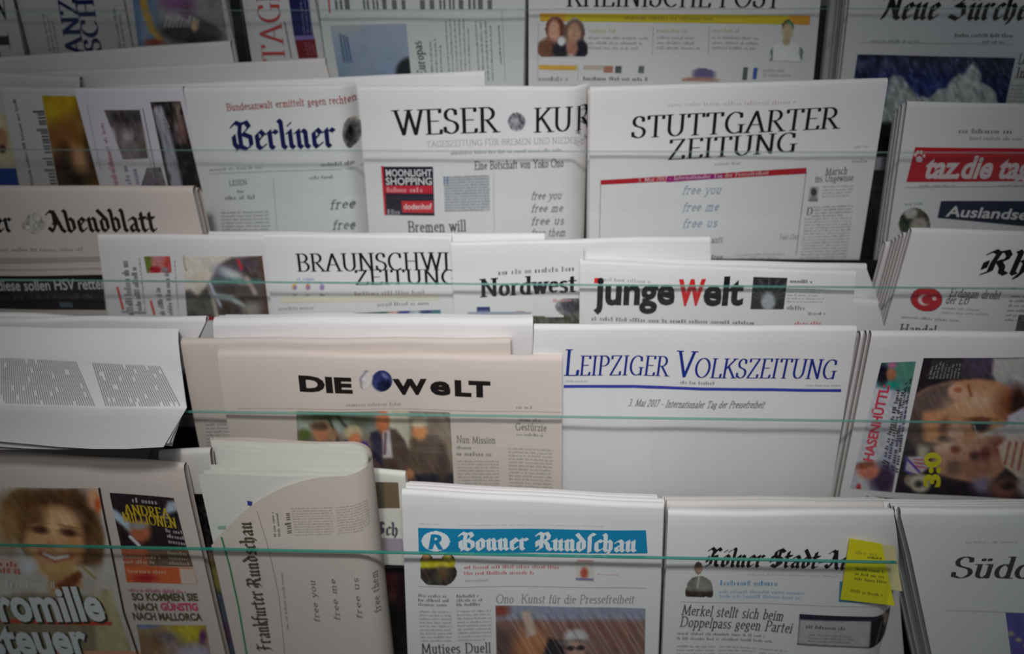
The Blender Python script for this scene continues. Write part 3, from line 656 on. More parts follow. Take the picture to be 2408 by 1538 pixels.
p.micro([(296, 440), (280, 382), (322, 380), (334, 440)], 2, (130, 126, 140), fill=.6); p.line([(206, 245), (238, 400)], 1.2, LG); p.line([(336, 255), (374, 445)], 2, (120, 112, 122)); p.line([(328, 255), (362, 420)], 1.4, LG)
im = Img([(345, 395), (378, 393), (392, 440), (330, 442)], 3, (120, 110, 120)); im.noise(30, 8); p.photo(im)
p = Paper('paper with navy blackletter title below a thin red headline', 2, -.012, [(430, 206), (850, 200), (868, 560), (497, 560)], 'cool', copies=1, cjit=.002, curl=(ray_ab(812, 400, -1.18)[0], 1, 50))
p.text('Bundesanwalt ermittelt gegen rechten', (534, 260), (834, 240), 17, (186, 92, 92), 'roman', name='headline')
p.text('Berliner', (552, 352), (794, 343), 66, NAVY, 'black')
im = Img([(796, 282), (836, 268), (850, 350), (808, 345)], 2, (170, 168, 166)); im.ell(822, 315, 14, 30, (60, 58, 62), .5).ell(832, 262, 10, 24, (190, 180, 160), .5).noise(40, 5, 80, 2, chroma=0); im.A = cover(im, (824, 312, 20, 36)); p.photo(im, label='printed crest of a standing bear')
p.micro([(494, 392), (645, 386), (645, 398), (494, 404)], 1, LG, fill=.6); p.micro([(755, 380), (850, 372), (850, 388), (755, 394)], 1, GR, fill=.6); p.line([(492, 408), (850, 396)], 1, LG)
p.text('LESEN', (540, 436), (582, 434), 12, GR, 'roman', name='headline'); p.micro([(558, 444), (574, 444), (574, 456), (558, 456)], 1, GR, fill=.7); p.micro([(530, 458), (608, 456), (608, 470), (530, 472)], 1, GR, fill=.7)
p.micro([(520, 496), (630, 494), (636, 552), (524, 552)], 7, GR, just=True); p.line([(642, 420), (652, 552)], 1, LG); p.micro([(728, 412), (800, 408), (800, 420), (728, 424)], 1, GR, fill=.7)
p.text('free', (776, 492), (836, 488), 22, (96, 100, 106), 'thin', slant=.3, name='handwriting'); p.text('free', (782, 540), (836, 538), 22, (96, 100, 106), 'thin', slant=.3, name='handwriting')
p = Paper('paper with spaced black capitals around a round seal and a black and red advert', 2, .0, [(843, 204), (1386, 204), (1374, 570), (869, 570)], 'white', copies=2, curl=(ray_ab(1352, 400, -1.17)[0], 1, 95), cjit=.002)
p.text('WESER', (928, 318), (1174, 310), 58, INK, 'serif'); p.text('KU', (1256, 310), (1348, 306), 56, INK, 'serif'); p.text('R', (1354, 306), (1390, 304), 56, INK, 'serif')
sq = Img([(1190, 262), (1240, 262), (1240, 310), (1190, 310)], 1.6, (170, 170, 176)); sq.ell(1215, 286, 20, 20, (130, 130, 138), .1).noise(50, 4, 80, 2, chroma=0); sq.A = cover(sq, (1215, 286, 22, 23)); p.photo(sq, name='round_seal')
p.text('TAGESZEITUNG FÜR BREMEN UND NIEDERSACHSEN', (1003, 346), (1440, 332), 14, (168, 170, 182), 'seriflight', name='subtitle')
p.micro([(1060, 354), (1350, 344), (1350, 356), (1060, 366)], 1, (150, 150, 160), fill=.7)
p.text('Eine Botschaft von Yoko Ono', (1116, 399), (1326, 391), 19, (60, 60, 66), 'roman', name='headline')
p.box([(897, 392), (1018, 392), (1022, 507), (905, 505)], (34, 28, 46)); p.box([(896, 390), (901, 390), (909, 506), (904, 505)], (214, 44, 56), lift=.0007)
p.sans('MOONLIGHT', (908, 414), (1016, 414), 16, (226, 224, 226), .02, lift=.0012); p.sans('SHOPPING', (908, 434), (1016, 434), 17, (226, 224, 226), .02, lift=.0012)
p.box([(905, 436), (1017, 436), (1018, 455), (907, 454)], (204, 44, 62), lift=.0008); p.micro([(910, 439), (1014, 439), (1014, 452), (910, 452)], 1, (240, 170, 176), fill=.9, lift=.0012)
p.box([(944, 472), (1018, 472), (1020, 500), (947, 499)], (206, 42, 56), lift=.0008); p.sans('dodenhof', (950, 491), (1016, 491), 13, (240, 210, 210), .02, lift=.0012); p.micro([(912, 490), (940, 490), (940, 505), (912, 505)], 1, (170, 168, 176), fill=.8, lift=.0012)
p.box([(1044, 416), (1150, 412), (1152, 496), (1046, 498)], (198, 199, 203)); p.micro([(1044, 414), (1150, 410), (1152, 496), (1046, 498)], 13, (120, 122, 128), just=True, lift=.0008); p.text('H', (1042, 434), (1056, 433), 18, (70, 110, 170), 'serif', name='initial_letter')
p.line([(1161, 404), (1162, 552)], 1, LG)
for k_, (t_, y_) in enumerate((('free you', 468), ('free me', 498), ('free us', 528), ('free them', 556))): p.text(t_, (1249, y_), (1249+72+k_*3, y_-1), 18, (92, 98, 112), 'thin', slant=.25, name='handwriting')
p.text('Bremen will', (960, 546), (1098, 543), 26, (58, 54, 54), 'roman', name='headline'); p.text('Bankfusion verhindern', (912, 574), (1144, 572), 22, (70, 66, 66), 'roman', name='headline')
p = Paper('large paper with two-line black serif title over a thin crimson bar', 2, .009, [(1388, 206), (2089, 185), (2018, 630), (1385, 600)], 'white', copies=4, cjit=.003)
p.micro([(1572, 240), (1892, 232), (1892, 244), (1572, 252)], 1, (206, 196, 192), fill=.8)
p.text('STUTTGARTER', (1484, 324), (1972, 301), 50, INK, 'serif'); p.text('ZEITUNG', (1570, 375), (1874, 356), 46, INK, 'serif')
p.micro([(1680, 380), (1752, 377), (1752, 388), (1680, 391)], 1, LG, fill=.6)
p.box([(1412, 423), (1897, 395), (1897, 409), (1412, 434)], (186, 30, 46)); p.text('3. Mai 2017 - Internationaler Tag der Pressefreiheit', (1500, 427), (1808, 410), 9, (235, 210, 215), 'roman', name='headline', lift=.001)
p.box([(1568, 415), (1700, 407), (1700, 418), (1568, 428)], (160, 30, 120), lift=.0006)
p.line([(1412, 434), (1409, 600)], 1.2, GR); p.line([(1896, 408), (1872, 600)], 1.4, GR)
for t_, y_, e_ in (('free you', 456, 1696), ('free me', 496, 1690), ('free us', 534, 1686)): p.text(t_, (1604, y_), (e_, y_-2), 20, (150, 172, 196), 'thin', slant=.25, name='handwriting')
p.text('anti', (1672, 570), (1700, 569), 14, (110, 112, 118), 'thin', name='handwriting'); p.text('free', (1672, 610), (1700, 609), 12, (110, 112, 118), 'thin', name='handwriting'); p.text('Yoko Ono', (1830, 564), (1875, 562), 12, (150, 150, 150), 'thin', slant=.3, name='handwriting')
p.micro([(1732, 596), (1850, 592), (1850, 612), (1732, 612)], 2, LG)
p.text('Marsch', (1940, 412), (1992, 408), 17, (120, 116, 118), 'roman', name='headline'); p.text('ins Ungewisse', (1916, 428), (2006, 424), 16, (120, 116, 118), 'roman', name='headline')
im = Img([(1904, 440), (1926, 438), (1924, 474), (1900, 474)], 2, (190, 190, 192)); im.ell(1914, 452, 7, 10, (70, 68, 72)).ell(1913, 472, 10, 10, (130, 130, 134)).noise(10, 4); p.photo(im)
p.micro([(1936, 436), (2012, 432), (2008, 462), (1932, 466)], 4, LG); p.text('D', (1896, 506), (1910, 505), 18, INK, 'serif', name='initial_letter'); p.micro([(1912, 484), (2006, 480), (2002, 508), (1908, 512)], 4, GR, just=True)
p.micro([(1893, 512), (2004, 508), (1990, 614), (1882, 616)], 15, (138, 138, 140), just=True)
p.micro([(2008, 340), (2050, 338), (2048, 348), (2006, 350)], 1, LG); p.micro([(2005, 372), (2050, 370), (2048, 384), (2003, 386)], 1, LG)
p = Paper('paper with white lettering on a bright red title bar and a navy headline box', 2, .004, [(2135, 240), (2620, 250), (2520, 660), (2076, 640)], 'white', copies=3, th=.010, cjit=.002)
p.micro([(2255, 300), (2420, 302), (2418, 316), (2253, 314)], 1, GR, fill=.8); p.micro([(2280, 318), (2420, 320), (2418, 332), (2278, 330)], 1, LG, fill=.7)
p.box([(2152, 346), (2560, 350), (2545, 424), (2131, 428)], (198, 36, 48)); p.sans('taz.die tageszeitung', (2168, 417), (2640, 418), 52, (232, 214, 216), .035, lift=.001, slant=.12, name='masthead')
im = Img([(2150, 352), (2176, 352), (2172, 384), (2146, 384)], 1.6, (236, 220, 222)); im.A = cover(im, (2161, 374, 9, 8), (2152, 364, 4, 5), (2158, 358, 4, 5), (2166, 358, 4, 6), (2172, 366, 4, 5)); p.photo(im, name='paw_emblem', lift=.001)
p.line([(2128, 441), (2420, 437)], 1.2, LG); p.micro([(2160, 432), (2265, 431), (2264, 440), (2160, 441)], 1, LG); p.micro([(2350, 432), (2420, 432), (2419, 440), (2350, 440)], 1, LG)
p.micro([(2128, 474), (2180, 472), (2180, 482), (2128, 484)], 1, (140, 180, 130), fill=.8)
im = Img([(2108, 486), (2192, 486), (2188, 552), (2105, 552)], 2.2, (110, 110, 104)); im.ell(2135, 515, 22, 26, (34, 44, 34), .5).ell(2166, 505, 20, 20, (90, 80, 74)).ell(2140, 500, 16, 14, (190, 188, 182)).ell(2160, 530, 20, 18, (170, 160, 150)).noise(24, 7); im.A = cover(im, (2150, 527, 38, 40)); p.photo(im, label='round printed picture')
p.box([(2212, 472), (2560, 472), (2550, 545), (2204, 512)], (34, 40, 66)); p.sans('Auslandseinsatz', (2222, 508), (2520, 520), 25, (226, 226, 226), .02, lift=.001, slant=.1)

# ================================================================ third row
Paper('white paper with plain top rising behind the black split-line title of the third row', 3, -.040, [(488, 548), (1281, 553), (1284, 640), (500, 640)], 'white', wav=.0022)
Paper('white paper with plain top standing behind the heavy narrow serif title', 3, -.032, [(1062, 570), (1671, 560), (1673, 660), (1066, 660)], 'white', wav=.0022)
p = Paper('broad paper with ragged corner piled behind the small red and black title', 3, -.022, [(1368, 604), (2042, 626), (2064, 700), (1372, 700)], 'white', wav=.0026, copies=0)
p = Paper('crumpled white paper sticking out low beside the small red and black title', 3, .010, [(1900, 690), (2066, 708), (2082, 780), (1890, 780)], 'white', wav=.003, copies=2)
p = Paper('cream paper with black blackletter title above a black headline strip', 3, -.030, [(-130, 440), (452, 441), (478, 556), (-110, 556)], 'warm', copies=1, th=.014, wav=.0014)
p.text('er', (-6, 544), (36, 543), 50, INK, 'black'); p.text('Abendblatt', (118, 545), (372, 543), 52, (40, 30, 26), 'black')
im = Img([(48, 496), (112, 496), (112, 552), (48, 552)], 1.8, (190, 184, 176)); im.noise(44, 4, 80, 2, chroma=0); im.A = cover(im, (80, 524, 22, 26), (60, 528, 10, 12), (100, 528, 10, 12)); p.photo(im, name='printed_crest')
p.micro([(0, 580), (235, 581), (235, 592), (0, 592)], 1, (170, 162, 154), fill=.7)
p.box([(-60, 606), (240, 604), (240, 616), (-60, 620)], (176, 170, 160)); p.line([(-60, 634), (245, 632)], 3, (190, 170, 170))
p.box([(-60, 648), (240, 647), (248, 730), (-60, 724)], (40, 36, 38)); p.sans('diese sollen HSV retten', (-2, 682), (250, 680), 26, (214, 214, 210), .01, lift=.001, slant=.1)
p.micro([(0, 690), (240, 690), (244, 704), (0, 704)], 1, (84, 76, 78), fill=.9, lift=.0008); p.box([(140, 710), (170, 710), (172, 722), (142, 722)], (90, 110, 116), lift=.0006)
p = Paper('tabloid on its side with racing picture and two rows of dark upright words', 3, -.016, [(228, 553), (622, 556), (646, 770), (258, 770)], 'white', copies=1)
for q_, c_ in ((([(298, 740), (283, 606), (300, 604), (316, 740)]), (100, 86, 90)), (([(322, 738), (303, 604), (318, 602), (336, 738)]), (96, 92, 92)), (([(376, 740), (363, 668), (376, 668), (390, 740)]), (80, 88, 80)), (([(396, 740), (382, 618), (396, 616), (408, 740)]), (104, 108, 108))):
    p.micro(q_, 1, c_, fill=.95, ratio=.2, seed=4)
p.micro([(338, 738), (322, 604), (332, 604), (346, 738)], 1, LG); p.micro([(418, 738), (406, 604), (414, 604), (424, 738)], 1, (160, 164, 164)); p.micro([(428, 600), (436, 640), (442, 640), (434, 600)], 1, (150, 126, 100), fill=.8)
p.line([(276, 674), (290, 728)], 6, (222, 100, 106)); p.line([(355, 706), (364, 740)], 6, (222, 100, 106)); p.line([(286, 733), (345, 735)], 5, (170, 160, 168))
im = Img([(338, 603), (400, 602), (405, 640), (346, 642)], 2, (214, 140, 140)); im.ell(345, 622, 12, 26, (110, 130, 50), .5).ell(366, 634, 14, 8, (176, 40, 50)).ell(396, 622, 12, 22, (200, 80, 76), .5).ell(388, 634, 8, 6, (150, 140, 146)).noise(18, 6); p.photo(im, label='small red printed picture')
im = Img([(430, 604), (616, 602), (634, 752), (442, 752)], 2.5, (226, 218, 204)); im.poly([(432, 684), (448, 680), (465, 695), (490, 668), (498, 700), (510, 752), (436, 752)], (98, 96, 92), 5)
im.poly([(492, 668), (505, 640), (520, 618), (545, 606), (620, 600), (640, 755), (520, 755), (505, 700)], (92, 80, 78), 5).ell(535, 642, 34, 16, (160, 160, 178), .5, 20).ell(552, 650, 30, 10, (206, 210, 212), .5, 30).ell(575, 622, 24, 14, (96, 78, 86), .5)
im.line([(560, 612), (568, 632)], 6, (206, 60, 70)).poly([(498, 650), (620, 656), (622, 668), (500, 670)], (100, 140, 132), 4, .6).ell(535, 682, 28, 10, (84, 76, 74)).line([(494, 664), (505, 690), (518, 715), (532, 750)], 6, (206, 216, 232), 2).line([(510, 696), (545, 700), (572, 722)], 13, (190, 204, 206), 4).line([(580, 655), (600, 690)], 10, (190, 172, 160), 4).ell(545, 730, 30, 16, (84, 74, 72)).ell(592, 730, 20, 18, (150, 146, 136), .5).line([(614, 605), (634, 750)], 12, (92, 66, 54), 4).line([(488, 748), (510, 750)], 10, (170, 50, 60)).noise(16, 7, 60, 2)
p.photo(im, label='printed picture of racing machines')
p = Paper('paper with black two-line split title over a colourful strip', 3, -.006, [(618, 552), (1062, 556), (1072, 780), (645, 780)], 'white', th=.009, copies=1)
p.text('BRAUNSCHWEIGER', (699, 638), (1200, 634), 41, INK, 'serif') if False else p.text('BRAUNSCHWI', (699, 638), (1060, 634), 41, INK, 'serif')
p.text('ZEITUNG', (836, 669), (1078, 667), 34, INK, 'serif')
for x_, c_ in ((692, (236, 186, 90)), (724, (222, 150, 110)), (757, (176, 160, 210))):
    im = Img([(x_-9, 666), (x_+9, 666), (x_+9, 684), (x_-9, 684)], 1.6, c_); im.ell(x_+2, 677, 5, 5, (170, 140, 190)).noise(10, 4); im.A = cover(im, (x_, 675, 7, 8)); p.photo(im, name='weather_symbol'); p.micro([(x_-4, 688), (x_+6, 688), (x_+6, 698), (x_-4, 698)], 1, GR)
p.micro([(698, 652), (748, 652), (748, 661), (698, 661)], 1, (150, 170, 216), fill=.8); p.micro([(834, 684), (1058, 680), (1058, 692), (834, 696)], 1, (170, 164, 158), fill=.8)
p.box([(660, 697), (1030, 690), (1034, 706), (662, 712)], (232, 226, 206)); p.micro([(655, 720), (760, 716), (760, 728), (655, 732)], 1, LG, fill=.7); p.micro([(888, 710), (1022, 706), (1022, 718), (888, 722)], 1, (150, 150, 152), fill=.7)
im = Img([(655, 742), (1036, 728), (1040, 760), (658, 760)], 3, (120, 116, 120)); im.poly([(650, 738), (781, 738), (781, 765), (650, 765)], (214, 60, 90), 1)
for k_, c_ in enumerate([(128, 120, 84), (60, 64, 80), (70, 60, 110), (110, 100, 84), (64, 110, 96), (220, 180, 170), (70, 80, 150), (190, 200, 210), (60, 76, 130), (80, 140, 150)]): im.ell(795+k_*26, 748, 16, 24, c_, .3)
im.noise(20, 6); p.photo(im, name='picture_strip')
p = Paper('paper with heavy narrow black serif title beside a small blue square', 3, .002, [(1060, 572), (1372, 566), (1368, 790), (1071, 790)], 'white', th=.008, copies=1)
p.micro([(1172, 634), (1366, 622), (1366, 636), (1172, 648)], 1, GR, fill=.85); p.text('Nordwest', (1130, 698), (1358, 684), 41, INK, 'serifbold')
p.micro([(1300, 700), (1360, 696), (1360, 708), (1300, 712)], 1, (206, 150, 156), fill=.7); p.box([(1100, 734), (1250, 733), (1250, 744), (1100, 745)], (170, 178, 190))
p.box([(1121, 722), (1152, 722), (1153, 748), (1122, 748)], (42, 56, 120)); p.text('NWZ', (1124, 742), (1150, 742), 12, (160, 170, 214), 'roman', lift=.001, name='logo')
im = Img([(1244, 702), (1362, 700), (1364, 775), (1248, 775)], 2.5, (224, 222, 222)); im.ell(1345, 720, 34, 24, (60, 60, 66), .6).poly([(1244, 742), (1364, 738), (1364, 780), (1244, 780)], (92, 92, 80), 4).noise(34, 5, 75, 2, chroma=.1); im.A = np.maximum(cover(im, (1352, 720, 48, 26)), (im.Y > 742).astype(float)); p.photo(im)
im = Img([(1198, 730), (1250, 730), (1252, 756), (1198, 756)], 2, (176, 50, 56)); im.noise(12, 6); im.A = cover(im, (1224, 752, 25, 22)); p.photo(im, name='red_dome_emblem')
p = Paper('paper with small red and black lower-case title beside a dark square picture', 3, .013, [(1364, 618), (2016, 642), (1998, 790), (1362, 790)], 'white', th=.008, copies=0, toplean=.004)
p.sans('junge', (1396, 716), (1585, 713), 63, INK, .035, name='masthead'); p.sans('W', (1592, 715), (1655, 714), 56, (214, 42, 48), .045, name='masthead', label='red capital letter'); p.sans('elt', (1652, 716), (1746, 714), 63, INK, .035, name='masthead')
p.box([(1398, 656), (1411, 656), (1410, 668), (1397, 668)], (220, 52, 56)); p.micro([(1418, 654), (1530, 658), (1530, 668), (1418, 664)], 1, LG, fill=.8)
im = Img([(1772, 652), (1852, 654), (1842, 726), (1764, 726)], 2, (46, 48, 50)); im.ell(1806, 708, 16, 20, (170, 172, 176), .3).ell(1806, 690, 10, 8, (120, 122, 126))
for k_ in range(9): im.line([(1806, 706), (1806+70*math.cos(math.radians(200+k_*18)), 706+50*math.sin(math.radians(200+k_*18)))], 3, (92, 94, 96), 2)
im.ell(1806, 708, 15, 19, (168, 170, 174), .2).noise(14, 5, chroma=.05); p.photo(im, label='dark square picture of a domed building')
p.micro([(1858, 656), (1912, 658), (1912, 668), (1858, 666)], 1, (60, 60, 60), fill=.8); p.micro([(1852, 674), (1948, 678), (1944, 714), (1850, 712)], 5, (160, 160, 164)); p.micro([(1850, 716), (1902, 718), (1900, 730), (1850, 728)], 1, GR, fill=.8); p.micro([(1900, 732), (1946, 732), (1946, 742), (1900, 742)], 1, GR, fill=.7)
p.micro([(1392, 744), (1814, 754), (1814, 764), (1392, 756)], 1, (110, 110, 114), fill=.8); p.micro([(1868, 754), (1942, 754), (1942, 766), (1868, 766)], 1, (220, 130, 140), fill=.8); p.line([(1392, 762), (1945, 770)], 2, (214, 180, 186))
p = Paper('thick paper with slanting blackletter title and small red oval flag badge', 3, .004, [(2146, 540), (2620, 556), (2560, 800), (2072, 800)], 'white', copies=6, th=.010, wav=.0022, toplean=.003)
p.text('Rheinische', (2304, 642), (2700, 655), 56, INK, 'black', slant=.2)
im = Img([(2140, 672), (2220, 672), (2214, 736), (2136, 736)], 1.8, (196, 34, 46)); R_ = ((im.X-2179)/38)**2+((im.Y-704)/30)**2; im.mix(np.clip((R_-.84)*12, 0, 1), (84, 76, 100)).ell(2174, 706, 15, 13, (236, 214, 214), .12).ell(2180, 705, 12, 10.5, (196, 34, 46), .12).ell(2197, 702, 5, 4.5, (236, 214, 214), .2); im.A = cover(im, (2179, 704, 38, 30)); p.photo(im, name='flag_badge', label='red oval badge with crescent and star')
p.text('Erdogan droht', (2230, 696), (2350, 702), 20, (90, 92, 96), 'roman', slant=.15, name='headline'); p.text('der EU', (2222, 712), (2276, 714), 18, (90, 92, 96), 'roman', slant=.15, name='headline')
p.micro([(2215, 718), (2335, 724), (2331, 742), (2212, 738)], 2, LG); p.micro([(2122, 740), (2262, 746), (2260, 758), (2120, 752)], 1, (140, 142, 148)); p.text('Handel', (2114, 785), (2200, 786), 22, INK, 'roman', name='headline')
p.micro([(2378, 690), (2440, 692), (2425, 760), (2362, 756)], 6, (110, 112, 116)); 
im = Img([(2395, 740), (2470, 742), (2460, 790), (2384, 790)], 3, (90, 84, 86)); im.noise(34, 7, 70, 2); p.photo(im)

# ================================================================ fourth row
Paper('crumpled paper heap with plain white top behind the drooping open paper', 4, -.036, [(-90, 735), (452, 768), (428, 860), (-80, 860)], 'white', wav=.004, copies=1)
Paper('white paper with blank top poking up just behind the drooping open paper', 4, -.020, [(-90, 752), (482, 748), (436, 860), (-80, 860)], 'white', wav=.003, copies=0)
Paper('thick white paper with blank folded top rising behind the beige globe-title paper', 4, -.028, [(500, 752), (1253, 752), (1256, 850), (508, 850)], 'white', th=.018, pages=6, copies=2, wav=.002)
p = Paper('pale warm paper partly hidden behind the beige globe-title paper', 4, -.002, [(424, 800), (1200, 800), (1210, 1150), (474, 1060)], 'warm', copies=1, th=.012, wav=.003)
p.micro([(486, 990), (560, 992), (566, 1080), (490, 1080)], 11, (150, 152, 158), just=True); p.micro([(586, 985), (668, 988), (674, 1090), (592, 1090)], 13, (146, 150, 156), just=True)
p = Paper('wide paper with blue serif capitals above a thin blue line', 4, -.004, [(1256, 768), (2016, 770), (1950, 1185), (1240, 1190)], 'white', copies=4, th=.012, cjit=.002, wav=.002)
P_lp, a_lp = smallcaps('LEIPZIGER VOLKSZEITUNG'); p._place(P_lp, a_lp, (1326, 882), (1964, 889), 60, BLUE, None, 'masthead', .0008, .06, None)
p.box([(1326, 905), (1978, 914), (1977, 921), (1326, 912)], (62, 72, 170)); p.micro([(1330, 892), (1388, 893), (1388, 901), (1330, 900)], 1, LG); p.micro([(1600, 893), (1680, 894), (1680, 904), (1600, 903)], 1, (130, 130, 134), fill=.8); p.micro([(1895, 900), (1976, 901), (1976, 909), (1895, 908)], 1, LG)
p.text('3. Mai 2017 - Internationaler Tag der Pressefreiheit', (1477, 956), (1796, 958), 16, (116, 116, 120), 'roman', slant=.3, name='headline')
p = Paper('beige paper with black title and blue globe above a group picture', 4, .010, [(508, 832), (1322, 846), (1320, 1200), (572, 1200)], 'warm', th=.012, copies=0, wav=.0025, toplean=.004)
p.sans('DIE', (705, 918), (830, 922), 33, (30, 24, 24), .05, name='masthead'); p.sans('W', (925, 927), (1005, 927), 33, (30, 24, 24), .055, name='masthead'); p.sans('e', (1012, 927), (1060, 927), 33*1.28, (30, 24, 24), .04, name='masthead'); p.sans('LT', (1070, 928), (1154, 931), 33, (30, 24, 24), .055, name='masthead')
im = Img([(842, 866), (924, 868), (924, 930), (842, 928)], 1.6, (214, 206, 204)); im.ell(898, 896, 24, 25, (52, 58, 108), .12).ell(905, 908, 16, 14, (24, 28, 60), .3).ell(905, 885, 8, 4, (110, 118, 165), .5, 40).ell(862, 890, 13, 16, (214, 206, 204), .2).line([(850, 915), (848, 890), (860, 874), (876, 870)], 5, (150, 140, 146), 2).noise(14, 6); im.A = cover(im, (897, 897, 26, 26), (858, 893, 16, 24)); p.photo(im, name='globe_emblem', label='blue globe emblem')
p.micro([(815, 944), (960, 946), (960, 958), (815, 956)], 1, (170, 158, 154), fill=.7); p.line([(560, 958), (1318, 968)], 1, (190, 180, 172))
p.micro([(1215, 952), (1255, 953), (1255, 963), (1215, 962)], 1, GR, fill=.7)
im = Img([(697, 966), (1058, 970), (1068, 1152), (706, 1152)], 2.5, (190, 188, 180)); im.grad((150, 146, 132), (120, 100, 90))
im.poly([(690, 960), (900, 960), (890, 1010), (850, 1020), (700, 1010)], (176, 184, 176), 8).ell(760, 975, 60, 16, (74, 82, 60), .6).ell(850, 990, 40, 20, (90, 98, 80), .7).line([(770, 970), (800, 1050)], 6, (50, 54, 44), 3).line([(792, 975), (820, 1010), (815, 1060)], 5, (50, 54, 44), 3)
im.poly([(905, 965), (960, 965), (965, 1060), (920, 1060)], (206, 198, 178), 5).poly([(1000, 965), (1060, 965), (1070, 1100), (1020, 1050)], (146, 128, 112), 5).ell(716, 1022, 16, 14, (96, 112, 50), .5)
im.ell(745, 1060, 50, 30, (110, 108, 110), .4).ell(758, 1014, 22, 24, (190, 128, 92), .3).ell(752, 1000, 22, 10, (96, 74, 62), .4).ell(785, 1020, 10, 14, (170, 130, 96), .4)
im.poly([(800, 1060), (812, 1035), (862, 1040), (880, 1080), (892, 1110), (840, 1080)], (76, 38, 140), 4).ell(830, 1018, 21, 18, (206, 188, 150), .3).ell(834, 1036, 14, 18, (214, 130, 88), .3).line([(826, 1050), (842, 1068), (850, 1060)], 6, (214, 80, 60))
im.poly([(868, 1030), (892, 1010), (930, 1012), (952, 1040), (975, 1100), (980, 1152), (895, 1152), (872, 1080)], (92, 74, 68), 4).poly([(870, 1020), (892, 1012), (900, 1060), (896, 1100), (878, 1080)], (52, 52, 76), 4).poly([(898, 1012), (916, 1014), (922, 1080), (900, 1080)], (212, 200, 206), 3).line([(906, 1022), (904, 1070)], 6, (120, 96, 104)).ell(899, 992, 16, 26, (214, 130, 84), .3)
im.poly([(962, 1040), (985, 1022), (1030, 1026), (1052, 1060), (1062, 1110), (1066, 1135), (975, 1130), (960, 1100)], (104, 88, 76), 5).ell(986, 1016, 18, 20, (226, 152, 96), .3).ell(984, 998, 18, 10, (228, 214, 188), .4).poly([(975, 1118), (1070, 1112), (1072, 1155), (985, 1155)], (40, 42, 56), 6).ell(962, 1118, 10, 12, (190, 126, 90), .4).ell(1040, 1090, 12, 40, (80, 66, 60), .6).noise(15, 7, 58, 3)
p.photo(im, label='printed picture of five people outdoors')
p.text('Nun Mission', (1074, 1040), (1166, 1042), 16, (130, 122, 118), 'roman', name='headline'); p.micro([(1074, 1046), (1120, 1047), (1120, 1058), (1074, 1057)], 1, GR, fill=.7); p.micro([(1074, 1060), (1170, 1062), (1170, 1074), (1074, 1072)], 1, GR, fill=.8)
p.micro([(1075, 1080), (1172, 1081), (1174, 1170), (1078, 1170)], 12, (150, 146, 146), just=True); p.micro([(1196, 1050), (1298, 1052), (1298, 1170), (1198, 1170)], 15, (146, 142, 142), just=True); p.text('Gestürzte', (1212, 1010), (1286, 1012), 16, (130, 122, 118), 'roman', name='headline'); p.micro([(1220, 982), (1282, 984), (1282, 992), (1220, 990)], 1, (120, 108, 110), fill=.9); p.micro([(1215, 1016), (1275, 1018), (1275, 1026), (1215, 1024)], 1, GR, fill=.8)
p = Paper('sports tabloid on its side with two faces and yellow score', 4, .004, [(2050, 782), (2600, 788), (2560, 1240), (1968, 1205)], 'white', copies=5, th=.012, cjit=.002)
im = Img([(2072, 852), (2154, 850), (2098, 1158), (2000, 1150)], 2.2, (180, 180, 200)); im.poly([(2066, 845), (2160, 845), (2140, 925), (2060, 910)], (90, 140, 130), 4).ell(2076, 880, 16, 24, (28, 20, 40), .4).ell(2096, 880, 12, 15, (176, 120, 90), .3).ell(2098, 858, 10, 8, (190, 110, 150), .5).ell(2100, 905, 14, 8, (40, 160, 140), .4).ell(2130, 870, 18, 20, (90, 150, 130), .6)
im.poly([(2050, 912), (2100, 920), (2060, 1100), (2010, 1090)], (212, 212, 218), 5).poly([(2108, 920), (2135, 925), (2112, 1020), (2060, 1090), (2060, 1010)], (206, 206, 210), 4).ell(2078, 1130, 30, 34, (68, 48, 76), .4).ell(2042, 1110, 26, 19, (214, 128, 104), .25, -10).ell(2035, 1095, 26, 8, (150, 84, 66), .5, -12).ell(2020, 1145, 22, 22, (200, 198, 204), .4).ell(2020, 1148, 5, 9, (200, 40, 50), .5).noise(16, 6, 60, 2)
p.photo(im, label='printed strip with a smiling man and fans')
p.sans('HASENHÜTTL:', (2052, 1086), (2092, 906), 24, (222, 66, 92), .03, up=(-.93, -.14), name='headline', lift=.001); p.micro([(2072, 1094), (2108, 915), (2126, 918), (2090, 1104)], 2, (24, 22, 26), fill=.95, ratio=.4, ragged=.02, lift=.001, name='headline'); p.micro([(2094, 1104), (2126, 905), (2144, 890), (2112, 1112)], 2, (24, 22, 26), fill=.95, ratio=.4, ragged=.02, lift=.001, name='headline')
im = Img([(2172, 842), (2440, 840), (2440, 1174), (2104, 1158)], 2.6, (44, 36, 42)); im.ell(2310, 860, 70, 40, (90, 76, 96), .8)
im.poly([(2336, 842), (2445, 838), (2445, 930), (2395, 930), (2350, 910), (2332, 880)], (196, 192, 190), 5).ell(2375, 900, 12, 12, (150, 148, 156), .6)
im.poly([(2130, 960), (2150, 930), (2180, 912), (2240, 895), (2300, 890), (2345, 895), (2405, 930), (2415, 985), (2370, 985), (2340, 1040), (2240, 1042), (2170, 1040), (2140, 1010)], (206, 150, 110), 4)
im.poly([(2130, 1010), (2125, 965), (2150, 930), (2190, 908), (2240, 898), (2262, 930), (2225, 960), (2170, 970), (2170, 1040), (2180, 1060), (2150, 1050)], (112, 92, 86), 7).ell(2150, 1010, 22, 34, (92, 74, 68), .5).ell(2290, 945, 56, 22, (228, 184, 150), .7, -8).ell(2378, 950, 34, 34, (140, 78, 50), .6).ell(2396, 950, 20, 40, (60, 34, 30), .5).ell(2252, 922, 24, 19, (226, 176, 146), .2, 20).ell(2252, 916, 10, 7, (190, 120, 90), .4).line([(2276, 905), (2283, 930)], 5, (150, 84, 60), 3)
